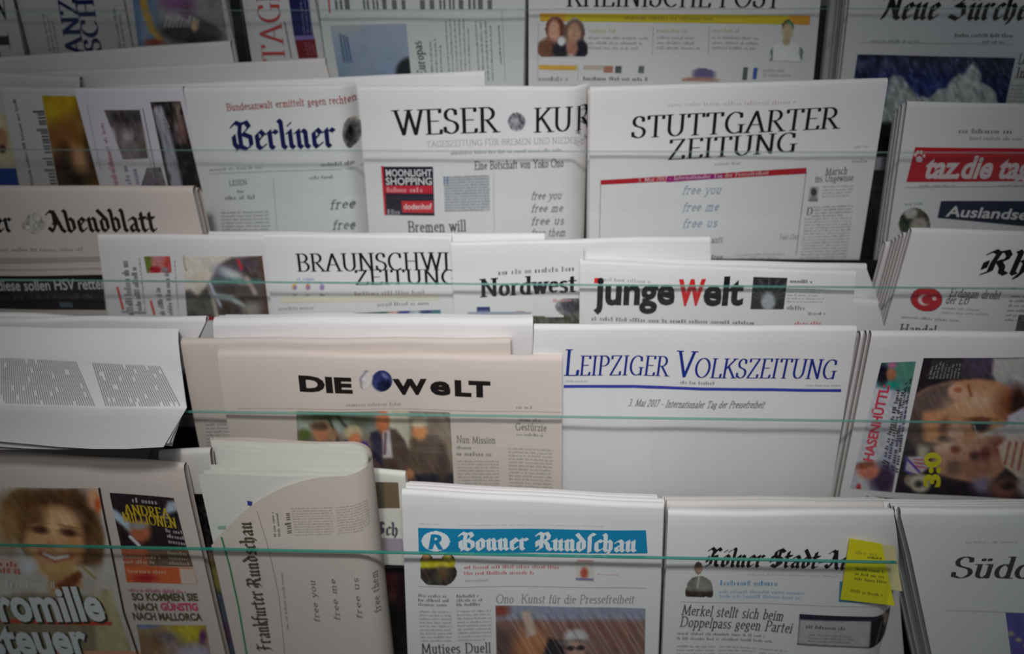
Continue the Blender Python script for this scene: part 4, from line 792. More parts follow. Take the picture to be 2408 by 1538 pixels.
im.ell(2195, 1000, 22, 26, (222, 156, 108), .6).ell(2222, 1008, 12, 22, (120, 74, 52), .6).ell(2225, 1032, 18, 8, (50, 34, 36), .4).ell(2306, 998, 20, 16, (40, 34, 42), .35).ell(2305, 985, 34, 5, (130, 80, 56), .5).ell(2245, 1015, 22, 16, (228, 186, 160), .6, -20).line([(2290, 1000), (2296, 1018)], 4, (200, 196, 200), 2)
im.poly([(2440, 940), (2412, 955), (2370, 978), (2365, 1000), (2410, 1000), (2440, 1000)], (206, 200, 214), 4).poly([(2440, 985), (2400, 985), (2330, 1010), (2290, 1030), (2345, 1030), (2440, 1060)], (214, 208, 206), 4)
im.poly([(2200, 1050), (2260, 1040), (2320, 1024), (2360, 1030), (2380, 1075), (2355, 1110), (2320, 1140), (2260, 1130), (2210, 1120), (2190, 1085)], (198, 146, 118), 5).ell(2230, 1050, 38, 14, (226, 186, 162), .6).ell(2246, 1056, 12, 9, (140, 66, 52), .5).ell(2292, 1074, 12, 13, (70, 30, 36), .5).ell(2316, 1068, 12, 18, (110, 38, 44), .45).ell(2244, 1098, 18, 16, (120, 96, 88), .5).ell(2345, 1050, 20, 24, (150, 84, 68), .7).ell(2300, 1100, 40, 20, (176, 120, 96), .7)
im.poly([(2345, 1050), (2370, 1028), (2430, 1030), (2440, 1110), (2400, 1130), (2360, 1095)], (222, 196, 180), 4)
for k_ in range(4): im.line([(2362+k_*16, 1090+k_*6), (2374+k_*16, 1040)], 5, (160, 90, 66), 2.5)
im.poly([(2104, 1130), (2200, 1115), (2300, 1150), (2400, 1150), (2440, 1180), (2100, 1180)], (40, 30, 44), 10, .8).ell(2310, 1140, 24, 18, (150, 140, 170), .6).ell(2360, 1148, 34, 24, (150, 100, 84), .5).ell(2370, 1142, 16, 10, (60, 40, 40), .5).ell(2412, 1140, 20, 26, (190, 186, 182), .4).ell(2170, 1062, 14, 16, (190, 186, 160), .5)
im.poly([(2132, 1075), (2178, 1072), (2186, 1098), (2160, 1116), (2128, 1108)], (206, 198, 210), 2)
for k_ in range(3): im.line([(2148+k_*2, 1080+k_*8), (2178, 1082+k_*9)], 3.5, (204, 90, 100), 1)
im.line([(2132, 1078), (2162, 1110)], 5, (84, 62, 160), 1).line([(2132, 1080), (2128, 1106), (2146, 1116)], 4, (96, 74, 170), 1).ell(2140, 1130, 14, 14, (160, 146, 130), .3).ell(2164, 1136, 24, 22, (206, 200, 176), .2).ell(2160, 1138, 10, 8, (70, 66, 70), .5).noise(13, 6, 60, 2)
p.photo(im, label='printed picture of two embracing football players')
p.sans('3:0', (2208, 1144), (2210, 1062), 36, (220, 212, 40), .05, up=(-1, 0), name='score_lettering', lift=.0014)
im = Img([(2190, 848), (2262, 846), (2256, 890), (2178, 892)], 2, (62, 58, 58)); im.noise(10, 5); p.photo(im, name='caption_ground', lift=.0006); p.micro([(2180, 890), (2192, 850), (2262, 848), (2254, 888)], 9, (166, 168, 160), fill=.6, lift=.0012)
p.line([(2062, 1173), (2184, 1184)], 9, (36, 104, 54)); p.line([(2010, 1172), (2064, 1176)], 3, (90, 140, 104)); p.sans('H', (2034, 1186), (2060, 1187), 20, (80, 130, 100), .01); p.micro([(2185, 1186), (2270, 1190), (2270, 1200), (2185, 1196)], 1, (190, 176, 166), fill=.6)

# the open paper drooping over the fourth lip
class Free:
    pass
n4 = NR[4]
def drape():
    lab = 'open grey-white paper bent forward over the glass lip with two columns of fine type'
    aR0 = ray_ab(420, 800, n4+.008); 
    base = world_pt(ray_ab(150, 1000, n4)[0], ray_ab(150, 1055, n4+.07)[1], n4+.02)
    r = empty('newspaper', base); tag(r, lab, 'newspaper')
    aL = -AW+.005
    def R(y, n, x): return ray_ab(x, y, n)
    # profile down the page: (right-edge pixel x, pixel y at that edge, n)
    prof = [(420, 775, n4-.006), (420, 800, n4+.006), (425, 850, n4+.014), (432, 900, n4+.020), (438, 945, n4+.027), (440, 957, n4+.029), (438, 961, n4+.033), (428, 978, n4+.054), (412, 1005, n4+.092), (398, 1028, n4+.122), (388, 1046, n4+.145)]
    for j in range(4):
        V = []; f = []; m = 14
        for (x, y, n) in prof:
            aR, b = R(y, n, x); bl = ray_ab(0, y-(6 if y < 960 else 2), n)[1]
            fr = max(0, (n-n4-.03)/.07)
            for i in range(m+1):
                u = i/m
                wv = .0025*math.sin(u*9+j)*(1+2*fr*u)
                V.append(world_pt(aL+(aR-aL)*u - j*.002*u, b*u+bl*(1-u)+j*.0035*fr+.0012*j, n+wv-j*.0022 - .003*fr*j))
        for a in range(len(prof)-1):
            for i in range(m): k = a*(m+1)+i; f.append((k, k+1, k+m+2, k+m+1))
        o = mesh_obj('top_sheet' if j == 0 else 'lower_sheet', V, f, pm('white' if j else 'white'), r, True, base)
    # printed columns on the steep part
    def on(x, y, lift=.0012):
        # depth of the profile at pixel row y
        ys = [q[1] for q in prof]; ns = [q[2] for q in prof]
        n = float(np.interp(y, ys, ns)); aR = float(np.interp(y, ys, [ray_ab(q[0], q[1], q[2])[0] for q in prof])); a, b = ray_ab(x, y, n)
        u = (a-aL)/(aR-aL); return world_pt(a, b, n+.0025*math.sin(u*9)*(1+2*max(0, (n-n4-.03)/.07)*u)+lift)
    for q, nl in (([(0, 842), (182, 848), (228, 952), (0, 952)], 40), ([(218, 850), (380, 858), (428, 952), (250, 952)], 31)):
        v = []; f = []
        for k in range(nl):
            u = (k+.2)/nl; u1 = u+.42/nl; top = bil(q, u, .0); 
            for s_ in range(10):
                if random.random() < .05: continue
                v0, v1 = s_/10, (s_+.96)/10; kk = len(v)
                v += [on(*bil(q, u, v0)), on(*bil(q, u1, v0)), on(*bil(q, u1, v1)), on(*bil(q, u, v1))]; f.append((kk, kk+1, kk+2, kk+3))
        mesh_obj('text_column', v, f, ink((150, 146, 146)), r, False, base)
drape()

# ================================================================ lowest row
p = Paper('magazine page with laughing curly-haired woman and big white words', 5, .000, [(-130, 1062), (428, 1100), (536, 1560), (-90, 1560)], 'warm', copies=0, th=.011, wav=.0015, toplean=.006, cat='magazine', name='magazine', hint='laughing woman magazine')
im = Img([(-30, 1146), (236, 1146), (312, 1560), (-10, 1560)], 2.6, (214, 206, 196))
im.poly([(-30, 1410), (60, 1395), (200, 1400), (250, 1390), (320, 1560), (-30, 1560)], (150, 138, 110), 8).poly([(215, 1390), (262, 1390), (310, 1560), (230, 1560)], (196, 186, 140), 6)
im.poly([(10, 1180), (40, 1150), (180, 1146), (225, 1200), (244, 1260), (240, 1320), (200, 1330), (60, 1300), (10, 1230)], (118, 84, 52), 7).ell(40, 1190, 40, 34, (134, 98, 58), .6).ell(20, 1240, 26, 50, (166, 128, 80), .6).ell(200, 1220, 30, 70, (80, 54, 36), .5, -14).ell(120, 1175, 70, 24, (96, 68, 42), .6).ell(224, 1280, 18, 50, (120, 88, 54), .6)
im.ell(130, 1270, 68, 82, (222, 170, 118), .15, -8).ell(140, 1225, 46, 30, (236, 190, 142), .5).ell(75, 1210, 34, 30, (120, 84, 50), .5, 30).ell(96, 1244, 20, 9, (92, 60, 44), .5, 8).ell(165, 1250, 22, 9, (92, 60, 44), .5, 12).ell(165, 1236, 24, 3, (160, 118, 82), .6, 12).ell(92, 1231, 22, 3, (160, 118, 82), .6, -6).ell(118, 1282, 12, 10, (204, 146, 98), .6).ell(80, 1280, 20, 14, (232, 180, 132), .6).ell(180, 1290, 16, 24, (214, 150, 98), .6)
im.line([(98, 1298), (130, 1314), (168, 1306)], 15, (196, 116, 88), 4).line([(104, 1300), (130, 1311), (160, 1305)], 8, (240, 230, 222), 2).ell(140, 1340, 40, 14, (226, 180, 110), .5).poly([(110, 1345), (180, 1345), (200, 1380), (120, 1395)], (206, 160, 104), 6).poly([(130, 1375), (185, 1340), (200, 1350), (160, 1395)], (140, 72, 40), 5).ell(70, 1330, 18, 18, (228, 228, 232), .4)
im.poly([(192, 1330), (235, 1340), (236, 1400), (200, 1400)], (206, 196, 182), 6).line([(195, 1330), (225, 1360)], 5, (170, 150, 90), 2).ell(222, 1170, 16, 22, (222, 160, 120), .5).ell(232, 1186, 8, 18, (214, 110, 60), .5).noise(13, 7, 58, 3)
p.photo(im, label='printed portrait of a laughing woman')
p.line([(234, 1146), (262, 1290), (290, 1440), (330, 1560)], 5, (64, 46, 40), 'picture_border')
p.box([(-20, 1312), (44, 1318), (48, 1350), (-20, 1346)], (228, 196, 184)); p.micro([(-10, 1316), (44, 1320), (46, 1352), (-10, 1348)], 2, (206, 86, 60), fill=.8, lift=.0008); p.micro([(0, 1362), (130, 1364), (132, 1384), (0, 1382)], 1, (236, 226, 220), fill=.9, lift=.001)
p.sans('romille', (8, 1461), (256, 1461), 84, (58, 50, 34), .05, lift=.0009, name='headline_shadow'); p.sans('romille', (4, 1457), (250, 1457), 82, (236, 236, 238), .035, lift=.0014)
p.sans('steuer', (-10, 1540), (220, 1540), 80, (58, 50, 34), .05, lift=.0009, name='headline_shadow'); p.sans('steuer', (-14, 1536), (214, 1536), 78, (236, 236, 238), .035, lift=.0014)
p.line([(-20, 1458), (262, 1468)], 9, (206, 84, 60), lift=.0007); p.box([(-40, 1526), (330, 1534), (334, 1548), (-40, 1544)], (226, 166, 130), lift=.0005)
im = Img([(258, 1158), (408, 1172), (440, 1290), (285, 1286)], 2.2, (46, 36, 40)); im.poly([(255, 1190), (275, 1200), (320, 1240), (310, 1255), (265, 1215)], (190, 210, 226), 4).poly([(395, 1180), (415, 1178), (420, 1200), (380, 1215)], (176, 186, 200), 5).ell(330, 1250, 24, 26, (190, 112, 76), .3, -20).ell(326, 1236, 24, 9, (150, 146, 150), .4).line([(306, 1262), (328, 1284)], 7, (232, 230, 232), 2).ell(390, 1215, 8, 8, (70, 80, 150), .6).noise(12, 6, 58, 2); p.photo(im, label='black printed picture of a man under yellow words')
p.text('ANDREA', (296, 1208), (402, 1220), 24, (206, 176, 44), 'serifbold', lift=.001, name='headline'); p.text('BERG TV', (306, 1228), (420, 1242), 22, (206, 176, 44), 'serifbold', lift=.001, name='headline') if False else p.text('MILLIONEN', (292, 1226), (418, 1242), 24, (206, 176, 44), 'serifbold', lift=.001, name='headline')
p.micro([(310, 1168), (385, 1176), (388, 1190), (312, 1182)], 1, (190, 184, 186), fill=.8, lift=.001); p.micro([(388, 1240), (432, 1246), (440, 1284), (398, 1278)], 3, (196, 186, 186), fill=.7, lift=.001)
im = Img([(284, 1288), (442, 1292), (455, 1332), (292, 1330)], 2.6, (120, 96, 76)); im.poly([(280, 1285), (345, 1285), (350, 1335), (290, 1335)], (196, 112, 76), 5).noise(12, 6, 58, 2); p.photo(im); p.micro([(394, 1292), (440, 1296), (450, 1330), (400, 1328)], 3, (196, 180, 160), fill=.7, lift=.001); p.micro([(288, 1302), (380, 1305), (384, 1328), (292, 1326)], 2, (226, 190, 170), fill=.7, lift=.001)
im = Img([(292, 1330), (455, 1334), (466, 1372), (298, 1370)], 2.6, (222, 108, 62)); im.ell(342, 1360, 24, 10, (186, 40, 50), .6).poly([(422, 1336), (456, 1336), (466, 1374), (428, 1372)], (226, 206, 190), 2).noise(8, 7, 58, 2); p.photo(im, name='colour_panel', label='orange advert panel'); p.micro([(300, 1336), (405, 1338), (408, 1350), (302, 1348)], 1, (240, 190, 160), fill=.8, lift=.001)
p.micro([(300, 1382), (466, 1384), (468, 1394), (302, 1392)], 1, (214, 100, 150), fill=.9, lift=.001, ratio=.3)
p.sans('SO KOMMEN SIE', (312, 1412), (468, 1410), 17, (96, 88, 60), .04); p.sans('NACH', (318, 1436), (372, 1435), 17, (96, 88, 60), .04); p.sans('GÜNSTIG', (380, 1434), (468, 1433), 17, (216, 70, 120), .04); p.sans('NACH MALLORCA', (314, 1458), (478, 1456), 17, (96, 88, 60), .04)
im = Img([(320, 1470), (485, 1468), (500, 1560), (335, 1560)], 2.6, (170, 140, 110)); im.ell(440, 1485, 50, 22, (206, 190, 50), .5).ell(390, 1500, 34, 16, (130, 116, 130), .6).ell(350, 1520, 30, 30, (150, 116, 84), .6).ell(340, 1474, 30, 5, (120, 140, 180), .5).ell(460, 1530, 50, 16, (190, 180, 200), .6).ell(478, 1495, 8, 16, (96, 50, 110), .5).noise(20, 8, 58, 2); p.photo(im)
p = Paper('narrow strip of a dark-edged paper between the magazine and the curled paper', 5, -.020, [(372, 1064), (492, 1060), (548, 1560), (460, 1560)], 'grey', copies=1, wav=.002)
im = Img([(452, 1162), (500, 1162), (560, 1560), (518, 1560)], 2.6, (30, 26, 28)); im.noise(30, 5, 60, 2, chroma=.05)
im.poly([(450, 1296), (530, 1296), (560, 1325), (450, 1322)], (120, 96, 78), 4).poly([(450, 1322), (560, 1322), (560, 1400), (450, 1390)], (150, 136, 70), 6).poly([(450, 1392), (570, 1392), (590, 1570), (450, 1570)], (92, 98, 116), 8).ell(530, 1490, 12, 24, (110, 60, 90), .6).noise(14, 6, 60, 2); p.photo(im, label='dark printed strip')

# the curled paper: upright loops of sheets folded round at one side
def curled():
    n5 = NR[5]+.012
    lab = 'greenish-white paper curled round at one side with blackletter title running upwards'
    aL, aR = ray_ab(495, 1285, n5)[0], ray_ab(866, 1120, n5)[0]
    bb = SHELF[5]-.001
    base = world_pt((aL+aR)/2, bb, n5-.02); r = empty('newspaper', base); tag(r, lab, 'newspaper')
    DEP = .056
    def prof(j, K):
        d = DEP/2*(1-.82*j/K); P = []
        aE = aR-.004*0 - (DEP/2-d)*.25
        nc = n5-DEP/2
        L = aL+.002*j
        for i in range(15): P.append((L+(aE-d-L)*i/14, nc+d, i/14))
        for i in range(1, 11):
            t = math.pi*i/10; P.append((aE-d+d*math.sin(t)*1.0, nc+d*math.cos(t), 1+i/10))
        for i in range(1, 11): P.append((aE-d+(L-aE+d)*i/10, nc-d, 2+i/10))
        return P
    bTop = ray_ab(680, 1118, n5)[1]; bLow = ray_ab(500, 1283, n5)[1]
    def top(j, u, a, n):
        t = bTop + .0015*math.sin(a*40+j*1.3) + .0042*((j*7) % 3)*.6
        if u <= 1 and j == 0:         # the front leaf is torn away in a sweeping curve
            s = min(1, max(0, u)); t = bTop+(bLow-bTop)*(1-s)**2.1*1.0 + 0.0
        if u > 1: t -= .010*min(1, u-1)
        if u > 2: t -= .003*(u-2)
        return t
    K = 8
    for j in range(K):
        P = prof(j, K); V = []; f = []; m = 8
        for (a, n, u) in P:
            b0 = top(j, u, a, n)
            for i in range(m+1):
                v = i/m; sag = (.0014*math.sin(a*30+v*3+j) if j else 0)
                V.append(world_pt(a+.02*(v*(bb-b0))/(bb-b0)*.0 + .10*(b0+(bb-b0)*v-bTop)*.12, b0+(bb-b0)*v, n+sag*.6))
        for q in range(len(P)-1):
            for i in range(m): k = q*(m+1)+i; f.append((k, k+1, k+m+2, k+m+1))
        mesh_obj('cover_sheet' if j == 0 else 'inner_sheet', V, f, pm('warm' if j == 0 else 'green'), r, True, base)
    class C(Paper):
        def __init__(s): s.root = r; s.base = base; s.n = n5; s.wav = 0; s.curl = None; s.toplean = 0; s.ph = [0]*4; s.btop = 0
        def disp(s, a, b):
            sh = .10*(b-bTop)*.12; e = aR+sh-DEP/2
            if a > e:
                t = min(.98, (a-e)/(DEP/2)); return -(DEP/2)*(1-math.sqrt(1-t*t))
            return 0
    c = C()
    c.text('Frankfurter', (640, 1530), (616, 1388), 34, (92, 84, 70), 'black', up=(-1, 0)); c.text('Rundschau', (616, 1380), (590, 1225), 34, (92, 84, 70), 'black', up=(-1, 0))
    c.line([(521, 1262), (540, 1330), (562, 1430), (584, 1560)], 4, (60, 140, 90)); c.line([(604, 1200), (632, 1290), (656, 1400), (672, 1560)], 1.6, (160, 150, 138))
    c.micro([(642, 1262), (634, 1192), (654, 1190), (662, 1260)], 2, (130, 120, 110), fill=.6); c.micro([(668, 1256), (664, 1190), (682, 1188), (690, 1252)], 1, (120, 110, 100), fill=.7)
    c.micro([(684, 1192), (782, 1190), (786, 1258), (694, 1260)], 11, (176, 168, 158), just=True); c.micro([(790, 1190), (862, 1182), (868, 1250), (796, 1256)], 11, (176, 168, 158), just=True)
    for k_, (x_, t_) in enumerate(((752, 'free you'), (800, 'free me'), (852, 'free us'), (893, 'free them'))): c.text(t_, (x_, 1462-k_*4), (x_-12+2*(k_ > 1), 1362-k_*3), 13, (120, 122, 118), 'thin', up=(-1, 0), slant=.2, name='handwriting')
    c.micro([(672, 1480), (652, 1300), (662, 1300), (682, 1480)], 1, (160, 156, 146)); c.line([(832, 1296), (866, 1316), (890, 1345)], 1.2, (150, 146, 140))
    i2 = C(); i2.n = n5-.0
    # inner leaf shows through the torn curve: its own print
    class I(Paper):
        def __init__(s): s.root = r; s.base = base; s.n = n5-DEP/2+DEP/2*(1-.82/K); s.wav = 0; s.curl = None; s.toplean = 0; s.ph = [0]*4; s.btop = 0
        def disp(s, a, b): return .0009
    i = I(); i.box([(582, 1176), (594, 1178), (592, 1188), (583, 1186)], (60, 66, 150), n=1); i.box([(512, 1236), (532, 1234), (530, 1242), (514, 1243)], (150, 186, 160), n=1)
curled()
p = Paper('worn cream and brown paper in the dark gap beside the curled paper', 5, -.052, [(850, 1106), (952, 1116), (975, 1300), (880, 1300)], 'green', th=.010, shelf=ray_ab(900, 1328, NR[5]-.052)[1], wav=.001, copies=0)
p.box([(868, 1134), (936, 1136), (940, 1196), (872, 1196)], (122, 104, 80)); p.box([(868, 1134), (902, 1135), (906, 1196), (872, 1196)], (92, 90, 76), lift=.0006)
p.text('Sch', (884, 1256), (938, 1260), 30, (90, 94, 104), 'black', name='headline', slant=.1); p.box([(876, 1265), (946, 1267), (950, 1300), (880, 1298)], (170, 164, 174))
p = Paper('dark crimson magazine standing low in the black gap beside the curled paper', 5, -.075, [(880, 1336), (960, 1336), (985, 1560), (905, 1560)], 'dim', th=.006, copies=0, cat='magazine', name='magazine')
im = Img([(878, 1334), (965, 1334), (990, 1600), (900, 1600)], 4, (40, 20, 26)); im.ell(915, 1370, 16, 30, (96, 36, 46), .7).ell(922, 1400, 8, 16, (110, 70, 74), .7).poly([(880, 1430), (990, 1430), (1000, 1600), (890, 1600)], (18, 14, 18), 14); p.photo(im)
p = Paper('thick paper with white blackletter title on a sky blue bar', 5, .004, [(944, 1158), (1561, 1190), (1546, 1560), (960, 1560)], 'white', copies=4, th=.011, wav=.0016, cjit=.005)
p.box([(983, 1241), (1519, 1247), (1523, 1302), (985, 1300)], (26, 138, 184)); p.text('Bonner Rundſchau', (1082, 1290), (1498, 1296), 40, (226, 236, 240), 'blackbold', lift=.001)
im = Img([(988, 1244), (1062, 1244), (1062, 1296), (988, 1296)], 1.6, (232, 238, 242)); im.A = cover(im, (1025, 1271, 34, 24)); p.photo(im, name='round_emblem', lift=.0007, label='white oval emblem with a slanting letter'); p.sans('R', (1008, 1287), (1044, 1288), 32, (26, 138, 184), .04, lift=.0011, slant=.25, name='emblem_letter')
p.micro([(984, 1226), (1040, 1227), (1040, 1236), (984, 1235)], 1, (200, 204, 206)); p.micro([(1080, 1228), (1500, 1232), (1500, 1240), (1080, 1236)], 1, (202, 210, 214))
im = Img([(988, 1298), (1078, 1298), (1076, 1374), (990, 1372)], 2.2, (66, 58, 54)); im.poly([(985, 1316), (1080, 1312), (1080, 1330), (985, 1334)], (220, 206, 50), 4).ell(1002, 1306, 9, 12, (190, 140, 90), .4).ell(1052, 1306, 9, 12, (200, 180, 90), .4).ell(1040, 1345, 12, 16, (104, 80, 50), .6).noise(22, 6, 58, 3); im.A = cover(im, (1030, 1344, 46, 34), (1004, 1318, 16, 20), (1054, 1318, 18, 20)); p.photo(im, label='cut-out of cheering fans in yellow and black')
p.micro([(1092, 1326), (1332, 1330), (1332, 1340), (1092, 1336)], 1, (216, 110, 116), fill=.8); p.micro([(1092, 1340), (1310, 1344), (1310, 1354), (1092, 1350)], 1, (216, 110, 116), fill=.8); p.micro([(1094, 1358), (1150, 1359), (1150, 1368), (1094, 1367)], 1, LG)
im = Img([(1356, 1316), (1396, 1317), (1396, 1368), (1354, 1366)], 2, (224, 216, 210)); im.ell(1374, 1348, 9, 13, (196, 96, 74), .4).line([(1354, 1362), (1398, 1364)], 5, (120, 120, 170)).line([(1360, 1318), (1395, 1318)], 4, (214, 150, 156)).noise(8, 5); p.photo(im); p.micro([(1404, 1346), (1455, 1348), (1455, 1356), (1404, 1354)], 1, (224, 180, 184))
p.line([(985, 1376), (1520, 1384)], 1, LG); p.micro([(984, 1392), (1056, 1393), (1056, 1424), (984, 1423)], 3, (110, 110, 112), fill=.7); p.micro([(1074, 1393), (1140, 1394), (1138, 1424), (1074, 1424)], 3, (110, 110, 112), fill=.7)
p.micro([(986, 1430), (1062, 1431), (1064, 1508), (990, 1508)], 9, (156, 154, 154), just=True); p.micro([(1074, 1430), (1156, 1431), (1156, 1508), (1078, 1508)], 9, (156, 154, 154), just=True)
p.text('Ono: Kunst für die Pressefreiheit', (1166, 1418), (1492, 1420), 20, (140, 140, 140), 'seriflight', slant=.1, name='headline'); p.text('Mutiges Duell', (992, 1534), (1156, 1535), 24, (70, 68, 68), 'roman', name='headline')
im = Img([(1165, 1424), (1518, 1432), (1516, 1562), (1168, 1560)], 2.6, (150, 116, 104)); im.poly([(1160, 1420), (1520, 1425), (1520, 1462), (1160, 1460)], (150, 156, 176), 6).ell(1178, 1436, 20, 14, (150, 76, 62), .5).poly([(1160, 1462), (1520, 1462), (1520, 1565), (1160, 1565)], (140, 104, 94), 8)
im.poly([(1160, 1470), (1215, 1490), (1230, 1565), (1160, 1565)], (104, 84, 80), 10).ell(1250, 1520, 40, 44, (192, 128, 84), .5, 30).poly([(1225, 1440), (1245, 1436), (1262, 1490), (1240, 1500)], (206, 180, 164), 4).poly([(1290, 1500), (1335, 1510), (1345, 1565), (1270, 1565)], (44, 38, 44), 5).ell(1354, 1498, 27, 18, (206, 202, 204), .3).ell(1352, 1512, 34, 9, (130, 122, 124), .3).ell(1354, 1528, 24, 20, (196, 156, 136), .3).ell(1342, 1524, 10, 6, (50, 44, 50), .3).ell(1365, 1524, 10, 6, (50, 44, 50), .3)
for k_ in range(30):
    x_ = 1180+k_*12; im.line([(x_, 1445), (x_+70, 1560)], 2, (206, 196, 196) if k_ % 3 else (90, 72, 70), 1.5, .5)
im.noise(12, 6, 58, 4); p.photo(im, label='printed picture with a person in a white hat and dark glasses')
Paper('white paper with a plain grey top behind the yellow sticky note paper', 5, -.026, [(1568, 1182), (2095, 1186), (2105, 1300), (1568, 1300)], 'grey', copies=2)
p = Paper('paper with thin blackletter title partly under a yellow sticky note', 5, .000, [(1572, 1206), (2106, 1206), (2150, 1560), (1556, 1560)], 'white', copies=1, th=.011, wav=.0014, curl=(ray_ab(2085, 1300, NR[5])[0], 1, 22))
p.text('Kölner Stadt-An', (1658, 1328), (1998, 1338), 44, (40, 32, 30), 'black', slant=.12); 
im = Img([(1606, 1318), (1682, 1320), (1678, 1404), (1612, 1402)], 2, (120, 118, 110)); im.ell(1642, 1334, 10, 14, (186, 146, 124), .2).ell(1642, 1324, 11, 7, (84, 74, 68), .3).poly([(1608, 1360), (1640, 1345), (1678, 1362), (1678, 1404), (1612, 1404)], (122, 124, 116), 4).ell(1655, 1375, 18, 18, (150, 146, 136), .6).poly([(1608, 1388), (1680, 1390), (1680, 1406), (1608, 1406)], (70, 56, 50), 3).line([(1644, 1352), (1640, 1380)], 4, (190, 188, 186)).noise(14, 6, 58, 2); im.A = cover(im, (1642, 1334, 11, 16), (1645, 1378, 31, 26), (1620, 1392, 10, 16), (1668, 1392, 10, 16), (1645, 1396, 32, 8)); p.photo(im, label='cut-out of a man in a grey coat')
p.micro([(1760, 1345), (1975, 1350), (1975, 1358), (1760, 1354)], 1, (206, 190, 188)); p.text('Hilfe ist Kuengsgut', (1696, 1376), (1856, 1379), 17, (110, 162, 206), 'roman', slant=.1, name='headline') if False else p.micro([(1694, 1362), (1856, 1366), (1855, 1380), (1693, 1376)], 1, (110, 162, 206), fill=.85, name='headline')
p.micro([(1692, 1384), (1930, 1390), (1930, 1412), (1692, 1406)], 2, (160, 190, 214), fill=.7); p.line([(1600, 1414), (2100, 1428)], 1, LG)
p.text('Merkel stellt sich beim', (1602, 1444), (1842, 1460), 24, (84, 82, 84), 'roman', slant=.1, name='headline'); p.text('Doppelpass gegen Partei', (1598, 1472), (1862, 1488), 24, (84, 82, 84), 'roman', slant=.1, name='headline')
p.micro([(1594, 1482), (1850, 1494), (1848, 1516), (1592, 1506)], 2, GR); p.micro([(1592, 1514), (1680, 1518), (1680, 1560), (1590, 1560)], 5, (150, 150, 150), just=True); p.micro([(1692, 1518), (1775, 1522), (1775, 1560), (1690, 1560)], 5, (160, 146, 146), just=True); p.micro([(1786, 1522), (1850, 1526), (1848, 1560), (1786, 1560)], 4, (150, 150, 150), just=True)
im = Img([(1880, 1443), (2106, 1452), (2114, 1528), (1874, 1516)], 2.5, (196, 190, 192)); im.poly([(1870, 1440), (2110, 1448), (2110, 1462), (1870, 1456)], (44, 40, 62), 1.5).line([(1880, 1455), (1874, 1514)], 4, (120, 116, 136), 1).line([(1874, 1513), (2114, 1526)], 3, (60, 56, 70), 1).poly([(2048, 1460), (2120, 1455), (2120, 1530), (2044, 1526)], (24, 24, 30), 2).ell(2090, 1446, 12, 14, (110, 112, 118), .4).ell(2092, 1472, 9, 20, (170, 150, 124), .4, -10).noise(8, 6, chroma=.1); p.photo(im, label='printed panel with a person in black'); p.micro([(1896, 1466), (2012, 1472), (2010, 1482), (1894, 1476)], 1, (110, 84, 86), fill=.8, lift=.001); p.micro([(1900, 1486), (2035, 1492), (2032, 1514), (1898, 1508)], 3, (150, 146, 150), lift=.001)
p.box([(1974, 1366), (1984, 1366), (1986, 1414), (1972, 1412)], (84, 150, 190)); p.box([(1972, 1408), (2090, 1418), (2090, 1422), (1972, 1414)], (84, 150, 190)); 
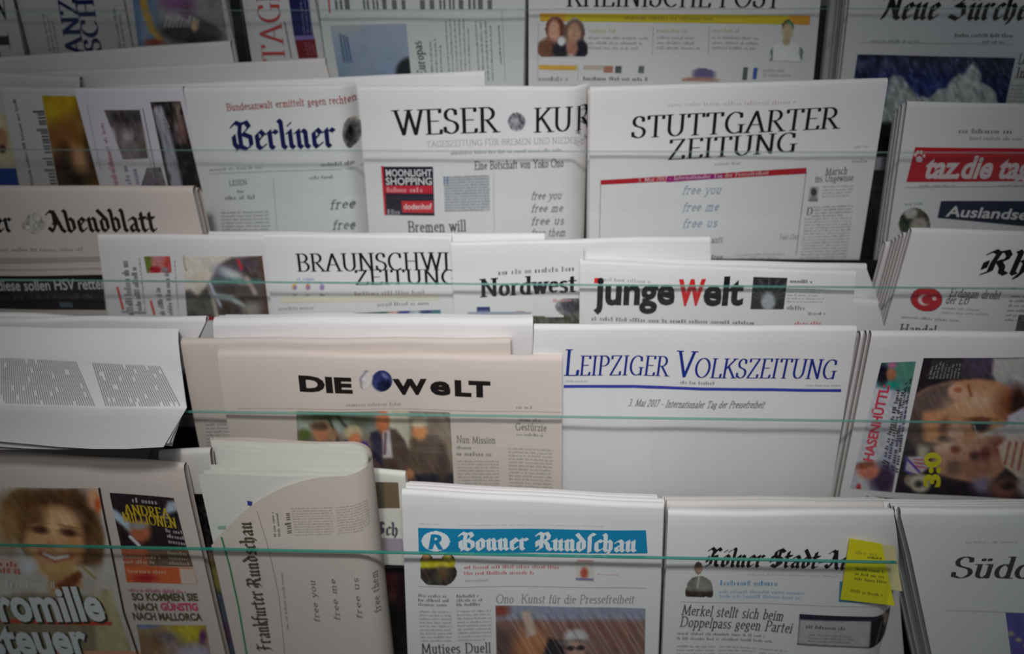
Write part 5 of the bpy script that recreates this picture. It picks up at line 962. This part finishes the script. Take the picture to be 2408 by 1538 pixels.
# sticky note
def note(label, q, c, n, lines, name='sticky_note'):
    P3 = [np.array(ray_ab(x, y, n)) for x, y in q]
    base = world_pt(*((P3[2]+P3[3])/2), n); r = empty(name, base); tag(r, label, 'sticky note')
    for nm, off, cc in (('note_sheet', 0, c),):
        V = []; f = []; m = 8
        for s_ in (0, 1):
            for j in range(m+1):
                for i in range(m+1):
                    b = bil(P3, i/m, j/m); V.append(world_pt(b[0], b[1], n+.006*(j/m)**2*(i/m)-s_*.0003))
        for s_ in (0, 1):
            o = s_*(m+1)**2
            for j in range(m):
                for i in range(m): k = o+j*(m+1)+i; f.append((k, k+1, k+m+2, k+m+1))
        for i in range(m):
            e = (m+1)**2; f.append((i, i+1, e+i+1, e+i)); f.append((m*(m+1)+i, m*(m+1)+i+1, e+m*(m+1)+i+1, e+m*(m+1)+i)); f.append((i*(m+1), (i+1)*(m+1), e+(i+1)*(m+1), e+i*(m+1))); f.append((i*(m+1)+m, (i+1)*(m+1)+m, e+(i+1)*(m+1)+m, e+i*(m+1)+m))
        mesh_obj(nm, V, f, ink(cc, .6), r, False, base)
    class C(Paper):
        def __init__(s): s.root = r; s.base = base; s.n = n
        def disp(s, a, b):
            # invert the quad roughly
            e1 = P3[1]-P3[0]; e2 = P3[3]-P3[0]; d = np.array([a, b])-P3[0]; M = np.array([e1, e2]).T; u, v = np.linalg.solve(M, d); return .006*max(0, min(1, v))**2*max(0, min(1, u))
    c_ = C()
    for L in lines: c_.micro(*L)
note('bright yellow sticky note with grey handwriting on the thin blackletter title', [(1998, 1266), (2074, 1279), (2100, 1416), (1976, 1410)], (232, 226, 40), NR[5]+.004, [([(2010, 1288), (2072, 1296), (2076, 1312), (2012, 1306)], 1, (190, 184, 60)), ([(2040, 1304), (2078, 1308), (2080, 1318), (2040, 1314)], 1, (90, 88, 40)), ([(2014, 1330), (2086, 1338), (2092, 1372), (2008, 1364)], 3, (120, 116, 40)), ([(2000, 1380), (2088, 1390), (2090, 1400), (2000, 1392)], 1, (150, 146, 44))])
note('pale yellow ghost image of the bright yellow note beside it', [(2056, 1280), (2104, 1284), (2118, 1382), (2070, 1384)], (222, 216, 160), NR[5]+.0025, [])  # ghost image of the bright note, put in as a pale sheet
p = Paper('plain grey paper with thin roman title and purple flag corner at the rack end', 5, .016, [(2120, 1202), (2660, 1205), (2740, 1560), (2196, 1560)], 'cool', copies=4, th=.012, cjit=.003)
p.text('Süddeutsche', (2234, 1358), (2720, 1362), 52, (74, 72, 74), 'serif')
im = Img([(2364, 1440), (2560, 1442), (2590, 1600), (2384, 1600)], 4, (104, 98, 168)); im.noise(8, 14)
for k_ in range(5): im.ell(2376+k_*18, 1488+k_*14, 7, 5, (190, 184, 150), .4)
p.photo(im, label='purple flag picture with yellow stars')
p.micro([(2270, 1268), (2420, 1270), (2420, 1280), (2270, 1278)], 1, (204, 204, 206)); p.line([(2226, 1436), (2420, 1440)], 1, LG)
# crumpled end of a paper left of the curled one
